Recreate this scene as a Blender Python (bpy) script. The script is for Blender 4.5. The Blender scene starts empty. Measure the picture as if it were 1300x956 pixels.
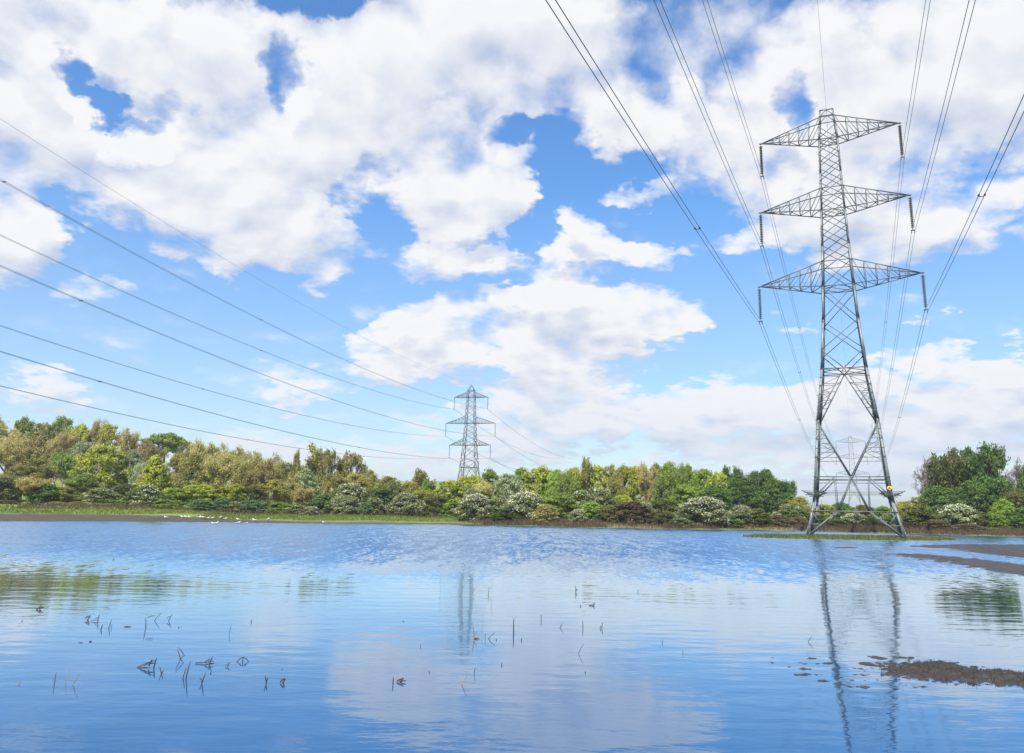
import bpy, math, random
import numpy as np
from mathutils import Vector, Matrix

random.seed(7)
rng = np.random.default_rng(11)
sc = bpy.context.scene
col = sc.collection

# ------------------------------------------------------------------ camera numbers
F_PX, TH, ROLL, CAMZ = 1020.34, 0.2062, 0.0172, 2.25
CR, SR = math.cos(ROLL), math.sin(ROLL)


def ray(X, Y):
    x, y = X - 650.0, Y - 433.0
    xx, yy = x * CR + y * SR, -x * SR + y * CR
    u, v = xx / F_PX, -yy / F_PX
    return (u, math.cos(TH) - v * math.sin(TH), math.sin(TH) + v * math.cos(TH))


def ground(X, Y, z=0.0):
    r = ray(X, Y)
    k = (z - CAMZ) / r[2]
    return r[0] * k, r[1] * k


def at_depth(X, Y, D):
    r = ray(X, Y)
    k = D / r[1]
    return r[0] * k, D, CAMZ + r[2] * k


# ------------------------------------------------------------------ tagging
def tag(o, label=None, cat=None, group=None, kind=None):
    if label:
        o['label'] = label
    if cat:
        o['category'] = cat
    if group:
        o['group'] = group
    if kind:
        o['kind'] = kind
    return o


def empty(name, loc=(0, 0, 0), rz=0.0):
    o = bpy.data.objects.new(name, None)
    o.empty_display_size = 0.3
    o.location = loc
    o.rotation_euler = (0, 0, rz)
    col.objects.link(o)
    return o


def link(name, mesh, parent=None):
    o = bpy.data.objects.new(name, mesh)
    col.objects.link(o)
    if parent:
        o.parent = parent
    return o


def copy_tree(o, parent=None):
    c = o.copy()
    col.objects.link(c)
    c.parent = parent
    for ch in list(o.children):
        copy_tree(ch, c)
    return c


# ------------------------------------------------------------------ mesh helpers
def mesh_np(name, verts, faces, mats=None, smooth=False, attr=None):
    """verts (n,3); faces (m,k) constant k array."""
    me = bpy.data.meshes.new(name)
    verts = np.asarray(verts, np.float32)
    faces = np.asarray(faces, np.int32)
    m, k = faces.shape
    me.vertices.add(len(verts))
    me.vertices.foreach_set('co', verts.ravel())
    me.loops.add(m * k)
    me.loops.foreach_set('vertex_index', faces.ravel())
    me.polygons.add(m)
    me.polygons.foreach_set('loop_start', np.arange(0, m * k, k, dtype=np.int32))
    me.update(calc_edges=True)
    if attr is not None:
        for an, av in attr.items():
            a = me.attributes.new(an, 'FLOAT', 'POINT')
            a.data.foreach_set('value', np.asarray(av, np.float32))
    if smooth:
        me.polygons.foreach_set('use_smooth', [True] * m)
    for mt in (mats or []):
        me.materials.append(mt)
    me.validate()
    return me


class MB:
    def __init__(s):
        s.v, s.f, s.n = [], [], 0

    def add(s, v, f):
        v = np.asarray(v, float)
        f = np.asarray(f, int)
        s.v.append(v)
        s.f.append(f + s.n)
        s.n += len(v)

    def bar(s, a, b, w, h=None, up=(0, 0, 1)):
        """box section bar between a and b"""
        h = h or w
        a, b = np.array(a, float), np.array(b, float)
        d = b - a
        L = np.linalg.norm(d)
        if L < 1e-6:
            return
        d /= L
        u = np.array(up, float)
        if abs(d @ u) > 0.97:
            u = np.array((1.0, 0, 0))
        x = np.cross(d, u)
        x /= np.linalg.norm(x)
        y = np.cross(x, d)
        vs = []
        for p in (a, b):
            for sx, sy in ((-1, -1), (1, -1), (1, 1), (-1, 1)):
                vs.append(p + x * sx * w / 2 + y * sy * h / 2)
        s.add(vs, [(0, 1, 5, 4), (1, 2, 6, 5), (2, 3, 7, 6), (3, 0, 4, 7), (3, 2, 1, 0), (4, 5, 6, 7)])

    def angle(s, a, b, w, t, n1, n2):
        """L section: two flanges pointing along n1 and n2 from the line a-b"""
        a, b = np.array(a, float), np.array(b, float)
        n1, n2 = np.array(n1, float), np.array(n2, float)
        for p, q in ((n1, n2), (n2, n1)):
            vs = []
            for c in (a, b):
                vs += [c, c + p * w, c + p * w + q * t, c + q * t]
            if np.linalg.det(np.array([b - a, p, q])) > 0:
                fs = [(0, 4, 5, 1), (1, 5, 6, 2), (2, 6, 7, 3), (3, 7, 4, 0), (0, 1, 2, 3), (7, 6, 5, 4)]
            else:
                fs = [(1, 5, 4, 0), (2, 6, 5, 1), (3, 7, 6, 2), (0, 4, 7, 3), (3, 2, 1, 0), (4, 5, 6, 7)]
            if (p == n2).all():
                vs = [v + q * 0.0 + p * 0.0 for v in vs]
            s.add(vs, fs)

    def tube(s, pts, rad, k=4):
        pts = np.asarray(pts, float)
        n = len(pts)
        rad = np.broadcast_to(np.asarray(rad, float), (n,))
        d = np.gradient(pts, axis=0)
        d /= np.linalg.norm(d, axis=1)[:, None] + 1e-9
        up = np.array((0.0, 0, 1.0))
        if abs(d[0] @ up) > 0.9:
            up = np.array((1.0, 0, 0))
        x = np.cross(d, up)
        x /= np.linalg.norm(x, axis=1)[:, None] + 1e-9
        y = np.cross(x, d)
        an = np.arange(k) * 2 * np.pi / k
        vs = pts[:, None, :] + rad[:, None, None] * (np.cos(an)[None, :, None] * x[:, None, :] + np.sin(an)[None, :, None] * y[:, None, :])
        vs = vs.reshape(-1, 3)
        i = np.arange(n - 1)[:, None] * k
        j = np.arange(k)[None, :]
        f = np.stack([i + j, i + (j + 1) % k, i + k + (j + 1) % k, i + k + j], -1).reshape(-1, 4)
        s.add(vs, f)

    def lathe(s, base, prof, k=8, axis=None):
        """prof: list of (r, z) along -z or +z from base"""
        an = np.arange(k) * 2 * np.pi / k
        vs = []
        for r, z in prof:
            for a in an:
                vs.append((base[0] + r * math.cos(a), base[1] + r * math.sin(a), base[2] + z))
        fs = []
        for i in range(len(prof) - 1):
            for j in range(k):
                fs.append((i * k + j, i * k + (j + 1) % k, (i + 1) * k + (j + 1) % k, (i + 1) * k + j))
        s.add(vs, fs)

    def mesh(s, name, mat, smooth=False):
        return mesh_np(name, np.concatenate(s.v), np.concatenate(s.f), [mat], smooth)

    def build(s, name, mat, parent=None, smooth=False):
        return link(name, s.mesh(name, mat, smooth), parent)


# ------------------------------------------------------------------ node helpers
class NT:
    def __init__(s, tree):
        s.t = tree
        tree.nodes.clear()

    def n(s, typ, ins=None, **kw):
        nd = s.t.nodes.new(typ)
        for k, v in kw.items():
            setattr(nd, k, v)
        if ins:
            for k, v in ins.items():
                sock = nd.inputs[k]
                if hasattr(v, 'node'):
                    s.t.links.new(v, sock)
                else:
                    sock.default_value = v
        return nd

    def math(s, op, a, b=0.0, c=0.0, clamp=False):
        nd = s.n('ShaderNodeMath', {0: a, 1: b, 2: c}, operation=op, use_clamp=clamp)
        return nd.outputs[0]

    def vmath(s, op, a, b=(0, 0, 0), c=(0, 0, 0), out=0):
        ins = {0: a}
        nd = s.t.nodes.new('ShaderNodeVectorMath')
        nd.operation = op
        for i, v in enumerate((a, b, c)):
            if i >= len(nd.inputs):
                break
            if nd.inputs[i].name == 'Scale':
                break
            if hasattr(v, 'node'):
                s.t.links.new(v, nd.inputs[i])
            else:
                nd.inputs[i].default_value = v
        return nd.outputs[out]

    def scale(s, a, f):
        nd = s.t.nodes.new('ShaderNodeVectorMath')
        nd.operation = 'SCALE'
        s.t.links.new(a, nd.inputs[0])
        if hasattr(f, 'node'):
            s.t.links.new(f, nd.inputs['Scale'])
        else:
            nd.inputs['Scale'].default_value = f
        return nd.outputs[0]

    def noise(s, vec, scale, detail=4, rough=0.5, dist=0.0, out=0):
        nd = s.n('ShaderNodeTexNoise', {'Vector': vec, 'Scale': scale, 'Detail': detail, 'Roughness': rough, 'Distortion': dist})
        return nd.outputs[out]

    def mapr(s, v, a, b, c=0.0, d=1.0, smooth=False):
        nd = s.n('ShaderNodeMapRange', {0: v, 1: a, 2: b, 3: c, 4: d})
        nd.interpolation_type = 'SMOOTHSTEP' if smooth else 'LINEAR'
        nd.clamp = True
        return nd.outputs[0]

    def mix(s, f, a, b, mode='MIX'):
        nd = s.t.nodes.new('ShaderNodeMix')
        nd.data_type = 'RGBA'
        nd.blend_type = mode
        for k, v in ((0, f), (6, a), (7, b)):
            if hasattr(v, 'node'):
                s.t.links.new(v, nd.inputs[k])
            else:
                nd.inputs[k].default_value = v
        return nd.outputs[2]

    def comb(s, x, y, z=0.0):
        return s.n('ShaderNodeCombineXYZ', {0: x, 1: y, 2: z}).outputs[0]

    def sep(s, v):
        return s.n('ShaderNodeSeparateXYZ', {0: v}).outputs


def rgb(r, g, b):
    return (r, g, b, 1.0)


def new_mat(name):
    m = bpy.data.materials.new(name)
    m.use_nodes = True
    return m, NT(m.node_tree)


def finish(nt, shader):
    o = nt.n('ShaderNodeOutputMaterial')
    nt.t.links.new(shader, o.inputs['Surface'])


def simple_mat(name, c, rough=0.6, metal=0.0, var=0.25, vscale=3.0, c2=None, coords='Object'):
    m, t = new_mat(name)
    tc = t.n('ShaderNodeTexCoord').outputs[coords]
    n = t.noise(tc, vscale, 5, 0.6)
    a = rgb(*[max(0, x * (1 - var)) for x in c])
    b = rgb(*(c2 or [min(1, x * (1 + var)) for x in c]))
    cc = t.mix(t.mapr(n, 0.3, 0.7), a, b)
    p = t.n('ShaderNodeBsdfPrincipled', {'Base Color': cc, 'Roughness': rough, 'Metallic': metal})
    finish(t, p.outputs[0])
    return m


# ------------------------------------------------------------------ materials
M = {}


def steel_mat(name, base, var):
    m, t = new_mat(name)
    tc = t.n('ShaderNodeTexCoord').outputs['Object']
    n = t.noise(tc, 1.3, 6, 0.65)
    n2 = t.noise(tc, 14.0, 3, 0.6)
    c = t.mix(t.mapr(n, 0.3, 0.7), rgb(*[x * (1 - var) for x in base]), rgb(*[x * (1 + var) for x in base]))
    c = t.mix(t.mapr(n2, 0.62, 0.75, 0, 0.5), c, rgb(0.16, 0.12, 0.08))
    p = t.n('ShaderNodeBsdfPrincipled', {'Base Color': c, 'Roughness': 0.55, 'Metallic': 0.35})
    finish(t, p.outputs[0])
    return m


M['steel'] = steel_mat('galvanised_steel', (0.095, 0.115, 0.12), 0.3)
M['steel_leg'] = steel_mat('weathered_leg_steel', (0.15, 0.175, 0.18), 0.3)
M['cable'] = simple_mat('aluminium_cable', (0.13, 0.18, 0.20), 0.5, 0.4)
M['fitting'] = simple_mat('cable_fitting', (0.07, 0.075, 0.08), 0.5, 0.5)
M['insulator'] = simple_mat('glazed_insulator', (0.035, 0.04, 0.045), 0.18, 0.0, 0.3, 8)
M['yellow'] = simple_mat('yellow_sign_paint', (0.75, 0.48, 0.03), 0.45, 0, 0.08, 6)
M['black'] = simple_mat('black_paint', (0.02, 0.02, 0.022), 0.5, 0, 0.1, 6)
M['white'] = simple_mat('white_feathers', (0.62, 0.62, 0.61), 0.7, 0, 0.04, 6)
M['grey_feather'] = simple_mat('grey_feathers', (0.32, 0.34, 0.37), 0.7, 0, 0.1, 6)
M['bill'] = simple_mat('bird_bill', (0.45, 0.22, 0.05), 0.5, 0, 0.1, 6)
M['stick'] = simple_mat('wet_dead_stalk', (0.03, 0.022, 0.018), 0.6, 0, 0.4, 12)
M['reed'] = simple_mat('dry_reed', (0.22, 0.15, 0.08), 0.7, 0, 0.3, 12)
M['bark'] = simple_mat('bark', (0.13, 0.105, 0.08), 0.9, 0, 0.4, 4)
M['bark_pale'] = simple_mat('pale_bark', (0.42, 0.38, 0.32), 0.85, 0, 0.3, 3)
M['twig'] = simple_mat('twig_bark', (0.12, 0.095, 0.08), 0.9, 0, 0.3, 4)
M['twig_pale'] = simple_mat('pale_twig_bark', (0.32, 0.23, 0.15), 0.9, 0, 0.3, 4)


def leaf_mat(name, c1, c2, trans=0.45, hue=0.12):
    """c1 = common leaf colour, c2 = the other leaf colour; picked per clump, per leaf and per tree"""
    m, t = new_mat(name)
    at = t.n('ShaderNodeAttribute', attribute_name='tint').outputs['Fac']
    oi = t.n('ShaderNodeObjectInfo').outputs['Random']
    tc = t.n('ShaderNodeTexCoord').outputs['Object']
    ns = t.noise(tc, 0.6, 3, 0.6)
    f = t.math('ADD', t.math('MULTIPLY', at, 0.65), t.math('MULTIPLY', t.math('SUBTRACT', ns, 0.5), 1.2))
    f = t.math('ADD', f, t.math('MULTIPLY', t.math('SUBTRACT', oi, 0.35), 0.45), clamp=True)
    c = t.mix(f, rgb(*c1), rgb(*c2))
    hsv = t.n('ShaderNodeHueSaturation', {'Hue': t.mapr(oi, 0, 1, 0.5 - hue * 0.12, 0.5 + hue * 0.12), 'Saturation': t.mapr(at, 0, 1, 0.92, 1.05),
                                          'Value': t.mapr(t.math('FRACT', t.math('MULTIPLY', oi, 7.31)), 0, 1, 0.82, 1.18), 'Color': c})
    c = hsv.outputs[0]
    d = t.n('ShaderNodeBsdfPrincipled', {'Base Color': c, 'Roughness': 0.6, 'Specular IOR Level': 0.3})
    tr = t.n('ShaderNodeBsdfTranslucent', {'Color': c})
    mx = t.n('ShaderNodeMixShader', {0: trans})
    t.t.links.new(d.outputs[0], mx.inputs[1])
    t.t.links.new(tr.outputs[0], mx.inputs[2])
    finish(t, mx.outputs[0])
    return m


LEAF = {
    'lime': leaf_mat('lime_leaves', (0.221, 0.286, 0.029), (0.481, 0.494, 0.046)),
    'green': leaf_mat('fresh_green_leaves', (0.130, 0.215, 0.029), (0.299, 0.390, 0.046)),
    'dark': leaf_mat('deep_green_leaves', (0.058, 0.124, 0.026), (0.137, 0.221, 0.039)),
    'olive': leaf_mat('olive_leaves', (0.169, 0.182, 0.039), (0.364, 0.325, 0.065)),
    'grey': leaf_mat('silvery_willow_leaves', (0.208, 0.260, 0.117), (0.351, 0.390, 0.208)),
    'blue': leaf_mat('bluish_green_leaves', (0.078, 0.163, 0.065), (0.156, 0.247, 0.091)),
    'brown': leaf_mat('brown_buds', (0.299, 0.260, 0.091), (0.494, 0.442, 0.150)),
    'rust': leaf_mat('rusty_buds', (0.143, 0.117, 0.065), (0.260, 0.208, 0.111)),
    'haw': leaf_mat('hawthorn_leaves', (0.117, 0.163, 0.046), (0.234, 0.273, 0.078)),
    'blossom': leaf_mat('may_blossom', (0.46, 0.46, 0.32), (0.76, 0.74, 0.62), 0.2, 0.0),
    'cream': leaf_mat('fading_blossom', (0.36, 0.33, 0.22), (0.52, 0.49, 0.37), 0.2, 0.0),
    'dkolive': leaf_mat('dull_olive_leaves', (0.085, 0.111, 0.029), (0.182, 0.189, 0.046)),
    'reed': leaf_mat('dry_reed_blades', (0.09, 0.07, 0.038), (0.18, 0.15, 0.075)),
    'bar_grass': leaf_mat('bar_grass_blades', (0.072, 0.098, 0.019), (0.169, 0.176, 0.039)),
    'grass': leaf_mat('grass_blades', (0.078, 0.124, 0.019), (0.221, 0.234, 0.039)),
}

# ------------------------------------------------------------------ prototypes of trees and bushes
# all prototypes are 10 m high and (nominally) 10 m wide; they are scaled when placed


def leaf_cards(P, size, out, rs, flat=0.5):
    """P (n,3) positions, out (n,3) preferred normals -> verts, faces"""
    n = len(P)
    nr = rs.normal(size=(n, 3))
    nr /= np.linalg.norm(nr, axis=1)[:, None]
    nn = nr * (1 - flat) + out * flat
    nn /= np.linalg.norm(nn, axis=1)[:, None] + 1e-9
    a = np.cross(nn, rs.normal(size=(n, 3)))
    a /= np.linalg.norm(a, axis=1)[:, None] + 1e-9
    b = np.cross(nn, a)
    s = (size * rs.uniform(0.6, 1.35, n))[:, None]
    v = np.stack([P - a * s * 0.62, P - b * s * 0.40, P + a * s * 0.62, P + b * s * 0.42], 1).reshape(-1, 3)
    f = np.arange(n * 4).reshape(-1, 4)
    return v, f


def profile(kind, t):
    if kind == 'round':
        return np.sqrt(np.clip(1 - (2 * t - 0.86) ** 2 / 1.3, 0, 1))
    if kind == 'dome':
        return np.sqrt(np.clip(1 - (t * 1.0) ** 2.2, 0, 1)) * (0.86 + 0.14 * np.sin(np.clip(t * 4, 0, math.pi)))
    if kind == 'cone':
        return (1 - t) ** 0.62 * (0.45 + 0.55 * np.clip(t * 5, 0, 1))
    if kind == 'tall':
        return np.clip(np.sin(np.clip(t * 0.93 + 0.07, 0, 1) * math.pi), 0, 1) ** 0.45
    if kind == 'top':
        return np.sqrt(np.clip(1 - (2 * t - 1) ** 2, 0, 1))
    return np.ones_like(t)


def crown(rs, kind, z0, nclump, nleaf, size, rclump, surface=0.45, lump=0.22, wide=5.0, zmax=10.0):
    t = rs.uniform(0, 1, nclump) ** 0.8
    a = rs.uniform(0, 2 * math.pi, nclump)
    ph = rs.uniform(0, 6.28, 6)
    lumps = 1 + lump * (np.sin(a * 2 + ph[0] + t * 3) * 0.5 + np.sin(a * 3 + ph[1] - t * 5) * 0.5 + np.sin(a * 5 + ph[2] + t * 9) * 0.4)
    r = profile(kind, t) * wide * lumps * rs.uniform(0, 1, nclump) ** surface
    ztop = zmax * (1 - 0.10 * np.abs(np.sin(a * 1.5 + ph[3])) * rs.uniform(0.3, 1, nclump))
    c = np.stack([r * np.cos(a), r * np.sin(a), z0 + t * (ztop - z0) * 0.95], 1)
    rc = rclump * rs.uniform(0.55, 1.35, nclump)
    tint = rs.uniform(0, 1, nclump)
    idx = np.repeat(np.arange(nclump), nleaf)
    n = len(idx)
    d = rs.normal(size=(n, 3))
    d /= np.linalg.norm(d, axis=1)[:, None]
    rad = rs.uniform(0, 1, n) ** 0.5
    P = c[idx] + d * (rad * rc[idx])[:, None] * np.array((1.0, 1.0, 0.62))
    P += np.array((0, 0, 1)) * 0
    up = d * 0.6 + np.array((0, 0, 0.7))
    keep = P[:, 2] > 0.05
    P, up, idx = P[keep], up[keep], idx[keep]
    v, f = leaf_cards(P, size, up, rs, 0.55)
    tt = np.clip(tint[idx] + rs.normal(0, 0.13, len(idx)), 0, 1)
    return c, rc, v, f, np.repeat(tt, 4)


def trunk_mb(rs, centers, r0=0.32, nlimb=14, lean=0.4, zf=(1.5, 4.0), k=5, rmin=0.03):
    mb = MB()
    top = np.array((rs.uniform(-lean, lean), rs.uniform(-lean, lean), 7.6))
    pts = []
    for i in range(7):
        s = i / 6
        pts.append((top[0] * s + rs.normal(0, 0.06), top[1] * s + rs.normal(0, 0.06), top[2] * s - 0.15 * (i == 0)))
    rad = np.linspace(r0, r0 * 0.25, 7)
    rad[0] *= 1.35
    mb.tube(pts, rad, 7)
    pts = np.array(pts)
    if len(centers):
        order = rs.permutation(len(centers))[:nlimb]
        for i in order:
            c = centers[i]
            zs = min(max(c[2] * rs.uniform(0.35, 0.75), zf[0] * 0.5), 7.0)
            s = zs / 7.6
            st = np.array([np.interp(s, np.linspace(0, 1, 7), pts[:, q]) for q in range(3)])
            mid = (st + c) / 2 + np.array((rs.normal(0, .15), rs.normal(0, .15), -0.25))
            rr = r0 * (1 - s * 0.75) * 0.5
            mb.tube([st, mid, c], [rr, rr * 0.6, rmin], k)
    return mb


PROTO = {}


def proto(key, name, leafkey, barkkey='bark', kind='round', z0=0.5, nclump=150, nleaf=95, size=0.30, rclump=1.05,
          surface=0.42, lump=0.22, seed=1, blossom=None, bfrac=0.5, r0=0.3, nlimb=14, wide=4.6):
    rs = np.random.default_rng(seed)
    c, rc, v, f, tint = crown(rs, kind, z0, nclump, nleaf, size, rclump, surface, lump, wide)
    e = {'name': name}
    e['crown'] = mesh_np(name + '_crown', v, f, [LEAF[leafkey]], attr={'tint': tint})
    e['trunk'] = trunk_mb(rs, c, r0, nlimb).mesh(name + '_trunk', M[barkkey])
    if blossom:
        # blossom sits on the outside and the top of the leafy sprays
        sel = rs.uniform(0, 1, len(c)) < bfrac
        sel &= (np.hypot(c[:, 0], c[:, 1]) > 1.6) | (c[:, 2] > 6)
        cc, rr = c[sel], rc[sel]
        idx = np.repeat(np.arange(len(cc)), 46)
        d = rs.normal(size=(len(idx), 3))
        d[:, 2] = d[:, 2] * 0.9 + 0.25
        rad_dir = cc[idx][:, :2] / (np.linalg.norm(cc[idx][:, :2], axis=1)[:, None] + 1e-6)
        d[:, :2] += rad_dir * 0.8
        d /= np.linalg.norm(d, axis=1)[:, None]
        P = cc[idx] + d * (rr[idx] * rs.uniform(0.55, 1.2, len(idx)))[:, None] * np.array((1, 1, 0.85))
        v, f = leaf_cards(P, size * 0.5, d, rs, 0.35)
        tt = np.clip(rs.uniform(0, 1, len(cc))[idx] + rs.normal(0, 0.1, len(idx)), 0, 1)
        e['blossom'] = mesh_np(name + '_blossom', v, f, [LEAF[blossom]], attr={'tint': np.repeat(tt, 4)})
    PROTO[key] = e


def branchy(key, name, barkkey, leafkey=None, seed=1, spread=0.55, nlimb=9, depth=4, leafn=3000, leafsize=0.22, upright=0.5, tw=0.03, zf=2.2, wide=4.7):
    """bare or thinly leafed tree grown limb by limb"""
    rs = np.random.default_rng(seed)
    mb = MB()
    tips = []

    def grow(p, d, L, r, lev):
        n = 4
        pts = [p]
        q = p.copy()
        dd = d.copy()
        for i in range(n):
            dd = dd + rs.normal(0, 0.13, 3) + np.array((0, 0, 0.05 * upright))
            dd /= np.linalg.norm(dd)
            q = q + dd * L / n
            pts.append(q)
        mb.tube(pts, np.linspace(r, max(r * 0.5, tw * 0.55), n + 1), 5 if lev == 0 else 3)
        if lev >= depth:
            tips.append((pts[-1], pts[2]))
            return
        kids = rs.integers(3, 6) if lev else nlimb
        for i in range(kids):
            s = rs.uniform(0.3, 1.0) if lev else rs.uniform(zf / 7.5, 1.0)
            j = min(int(s * n), n - 1)
            base = pts[j] + (pts[j + 1] - pts[j]) * (s * n - j)
            a = rs.normal(size=3)
            a -= a @ dd * dd
            a /= np.linalg.norm(a)
            nd = dd * (1 - spread) + a * spread + np.array((0, 0, 0.28 * upright))
            nd /= np.linalg.norm(nd)
            grow(base, nd, L * rs.uniform(0.5, 0.68) * (0.8 if lev == 0 else 1), max(r * 0.5, tw), lev + 1)

    grow(np.array((0., 0, -0.1)), np.array((0.02, 0.0, 1.0)), 7.2, 0.28, 0)
    V = np.concatenate(mb.v)
    # normalise to the 10 x 10 box
    sz = 10.0 / np.percentile(V[:, 2], 99.8)
    sx = wide / np.percentile(np.hypot(V[:, 0], V[:, 1]), 98.5)
    S = np.array((sx, sx, sz))
    mb.v = [v * S for v in mb.v]
    e = {'name': name}
    e['trunk'] = mb.mesh(name + '_trunk', M[barkkey])
    if leafkey:
        T = np.array([t[0] for t in tips]) * S
        T2 = np.array([t[1] for t in tips]) * S
        idx = rs.integers(0, len(T), leafn)
        u = rs.uniform(0, 1, leafn)[:, None]
        P = T[idx] * u + T2[idx] * (1 - u) + rs.normal(0, 0.30, (leafn, 3))
        v, f = leaf_cards(P, leafsize, np.tile((0, 0, 1.0), (leafn, 1)), rs, 0.2)
        tn = rs.uniform(0, 1, len(T))[idx]
        e['crown'] = mesh_np(name + '_crown', v, f, [LEAF[leafkey]], attr={'tint': np.repeat(tn, 4)})
    PROTO[key] = e


for s_ in (0, 1, 2):
    proto('lime%d' % s_, 'lime_green_tree', 'lime', kind='tall', seed=10 + s_, nclump=150, nleaf=100, rclump=0.95)
    proto('green%d' % s_, 'leafy_tree', 'green', kind='round' if s_ else 'tall', seed=20 + s_, nclump=170, nleaf=95)
    proto('dark%d' % s_, 'dark_leafy_tree', 'dark', kind='round', seed=30 + s_, nclump=180, nleaf=95)
    proto('olive%d' % s_, 'olive_tree', 'olive', kind='round' if s_ else 'tall', seed=40 + s_, nclump=130, nleaf=90, size=0.28)
    branchy('brown%d' % s_, 'budding_tree', 'twig_pale', 'brown', seed=50 + s_, leafn=14000, leafsize=0.24, depth=4, nlimb=13, spread=0.42, upright=1.0, tw=0.035)
    proto('haw%d' % s_, 'hawthorn_bush', 'haw', kind='dome', z0=0.25, seed=60 + s_, nclump=150, nleaf=60, blossom='blossom', bfrac=(0.16, 0.34, 0.72)[s_], size=0.4, rclump=1.15, r0=0.22)
proto('olive3', 'olive_tree', 'dkolive', kind='round', seed=44, nclump=140, nleaf=90, size=0.29)
proto('cream', 'hawthorn_bush', 'haw', kind='dome', z0=0.25, seed=66, nclump=150, nleaf=50, blossom='cream', bfrac=0.75, size=0.42, rclump=1.1, r0=0.22)
proto('willow0', 'willow_tree', 'grey', 'bark_pale', kind='round', seed=70, nclump=260, nleaf=48, size=0.26, rclump=0.75, lump=0.1, z0=0.8)
proto('willow1', 'willow_tree', 'grey', 'bark_pale', kind='dome', seed=71, nclump=260, nleaf=48, size=0.26, rclump=0.75, lump=0.1, z0=0.6)
proto('cone', 'golden_green_tree', 'lime', kind='cone', z0=0.8, seed=73, nclump=230, nleaf=65, size=0.32, rclump=0.8, lump=0.12)
proto('bush_olive', 'olive_bush', 'dkolive', kind='dome', z0=0.2, seed=80, nclump=120, nleaf=70, size=0.45, rclump=1.3, r0=0.15)
proto('bush_green', 'green_bush', 'green', kind='dome', z0=0.2, seed=81, nclump=120, nleaf=70, size=0.45, rclump=1.3, r0=0.15)
proto('bush_dark', 'dark_bush', 'dark', kind='dome', z0=0.2, seed=82, nclump=120, nleaf=70, size=0.45, rclump=1.3, r0=0.15)
proto('bush_blue', 'bluish_bush', 'blue', kind='dome', z0=0.2, seed=83, nclump=170, nleaf=50, size=0.34, rclump=0.9, r0=0.12, lump=0.12)
proto('bush_rust', 'rusty_bush', 'rust', kind='dome', z0=0.2, seed=84, nclump=150, nleaf=50, size=0.38, rclump=1.0, r0=0.12)
proto('bush_tan', 'tan_bush', 'brown', kind='dome', z0=0.2, seed=85, nclump=150, nleaf=50, size=0.32, rclump=0.9, r0=0.12)
branchy('poplar0', 'poplar_tree', 'bark_pale', 'olive', seed=90, leafn=6500, leafsize=0.34, depth=3, nlimb=15, spread=0.36, upright=1.3, tw=0.05)
branchy('poplar1', 'poplar_tree', 'bark_pale', 'olive', seed=91, leafn=5000, leafsize=0.34, depth=3, nlimb=13, spread=0.36, upright=1.3, tw=0.05)
branchy('birch', 'birch_tree', 'bark_pale', 'olive', seed=92, leafn=9000, leafsize=0.30, depth=4, nlimb=13, spread=0.4, upright=0.9, tw=0.03)
branchy('birch1', 'birch_tree', 'bark_pale', 'green', seed=93, leafn=9000, leafsize=0.30, depth=4, nlimb=13, spread=0.4, upright=0.9, tw=0.03)
branchy('bare0', 'bare_tree', 'twig', None, seed=95, depth=5, nlimb=10, spread=0.55, upright=0.6, tw=0.028)
branchy('bare1', 'bare_tree', 'twig', None, seed=96, depth=5, nlimb=9, spread=0.5, upright=0.7, tw=0.028)
branchy('half0', 'thinly_leafed_tree', 'twig', 'dkolive', seed=97, leafn=9000, leafsize=0.34, depth=4, nlimb=14, spread=0.5, upright=0.7, tw=0.035)
branchy('half1', 'thinly_leafed_tree', 'twig', 'dark', seed=98, leafn=12000, leafsize=0.34, depth=4, nlimb=15, spread=0.5, upright=0.8, tw=0.035)


def pine_proto():
    rs = np.random.default_rng(77)
    cs = []
    for i in range(70):
        a = rs.uniform(0, 6.28)
        r = 4.6 * rs.uniform(0, 1) ** 0.6
        cs.append((r * math.cos(a), r * math.sin(a), 8.9 - 0.075 * r * r + rs.normal(0, 0.35) - (2.0 if rs.uniform() < 0.2 else 0)))
    c = np.array(cs)
    idx = np.repeat(np.arange(len(c)), 110)
    d = rs.normal(size=(len(idx), 3))
    d /= np.linalg.norm(d, axis=1)[:, None]
    P = c[idx] + d * (rs.uniform(0, 1, len(idx)) ** 0.5 * 0.95)[:, None] * np.array((1, 1, 0.5))
    v, f = leaf_cards(P, 0.3, d * .5 + np.array((0, 0, .7)), rs, 0.5)
    e = {'name': 'pine_tree', 'crown': mesh_np('pine_crown', v, f, [LEAF['green']], attr={'tint': np.repeat(rs.uniform(0, 1, len(c))[idx], 4)})}
    mb = MB()
    tr = np.array([(0, 0, -.1), (.1, 0, 3), (0, .1, 6), (.1, 0, 7.6)])
    mb.tube(tr, [.32, .26, .2, .12], 7)
    for i in rs.permutation(len(c))[:26]:
        st = tr[2] + (tr[3] - tr[2]) * rs.uniform(-0.4, 1)
        mb.tube([st, (st + c[i]) / 2 + (0, 0, .2), c[i]], [.1, .07, .03], 4)
    e['trunk'] = mb.mesh('pine_trunk', M['bark'])
    PROTO['pine'] = e


pine_proto()

# ------------------------------------------------------------------ terrain
SHORE_PX = [(-260, 661.5), (-120, 661.8), (0, 662.0), (100, 662.0), (200, 662.3), (300, 663.3), (430, 665.0), (560, 665.5), (640, 667.5), (720, 669.5),
            (860, 672.0), (1010, 674.0), (1090, 676.5), (1150, 678.0), (1230, 680.0), (1300, 681.5), (1420, 684.0), (1600, 690.0)]
SH = sorted(ground(*p) for p in SHORE_PX)
SHX = np.array([-400, -160] + [p[0] for p in SH] + [160, 400])
SHY = np.array([60, 80] + [p[1] for p in SH] + [60, 20])


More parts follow.
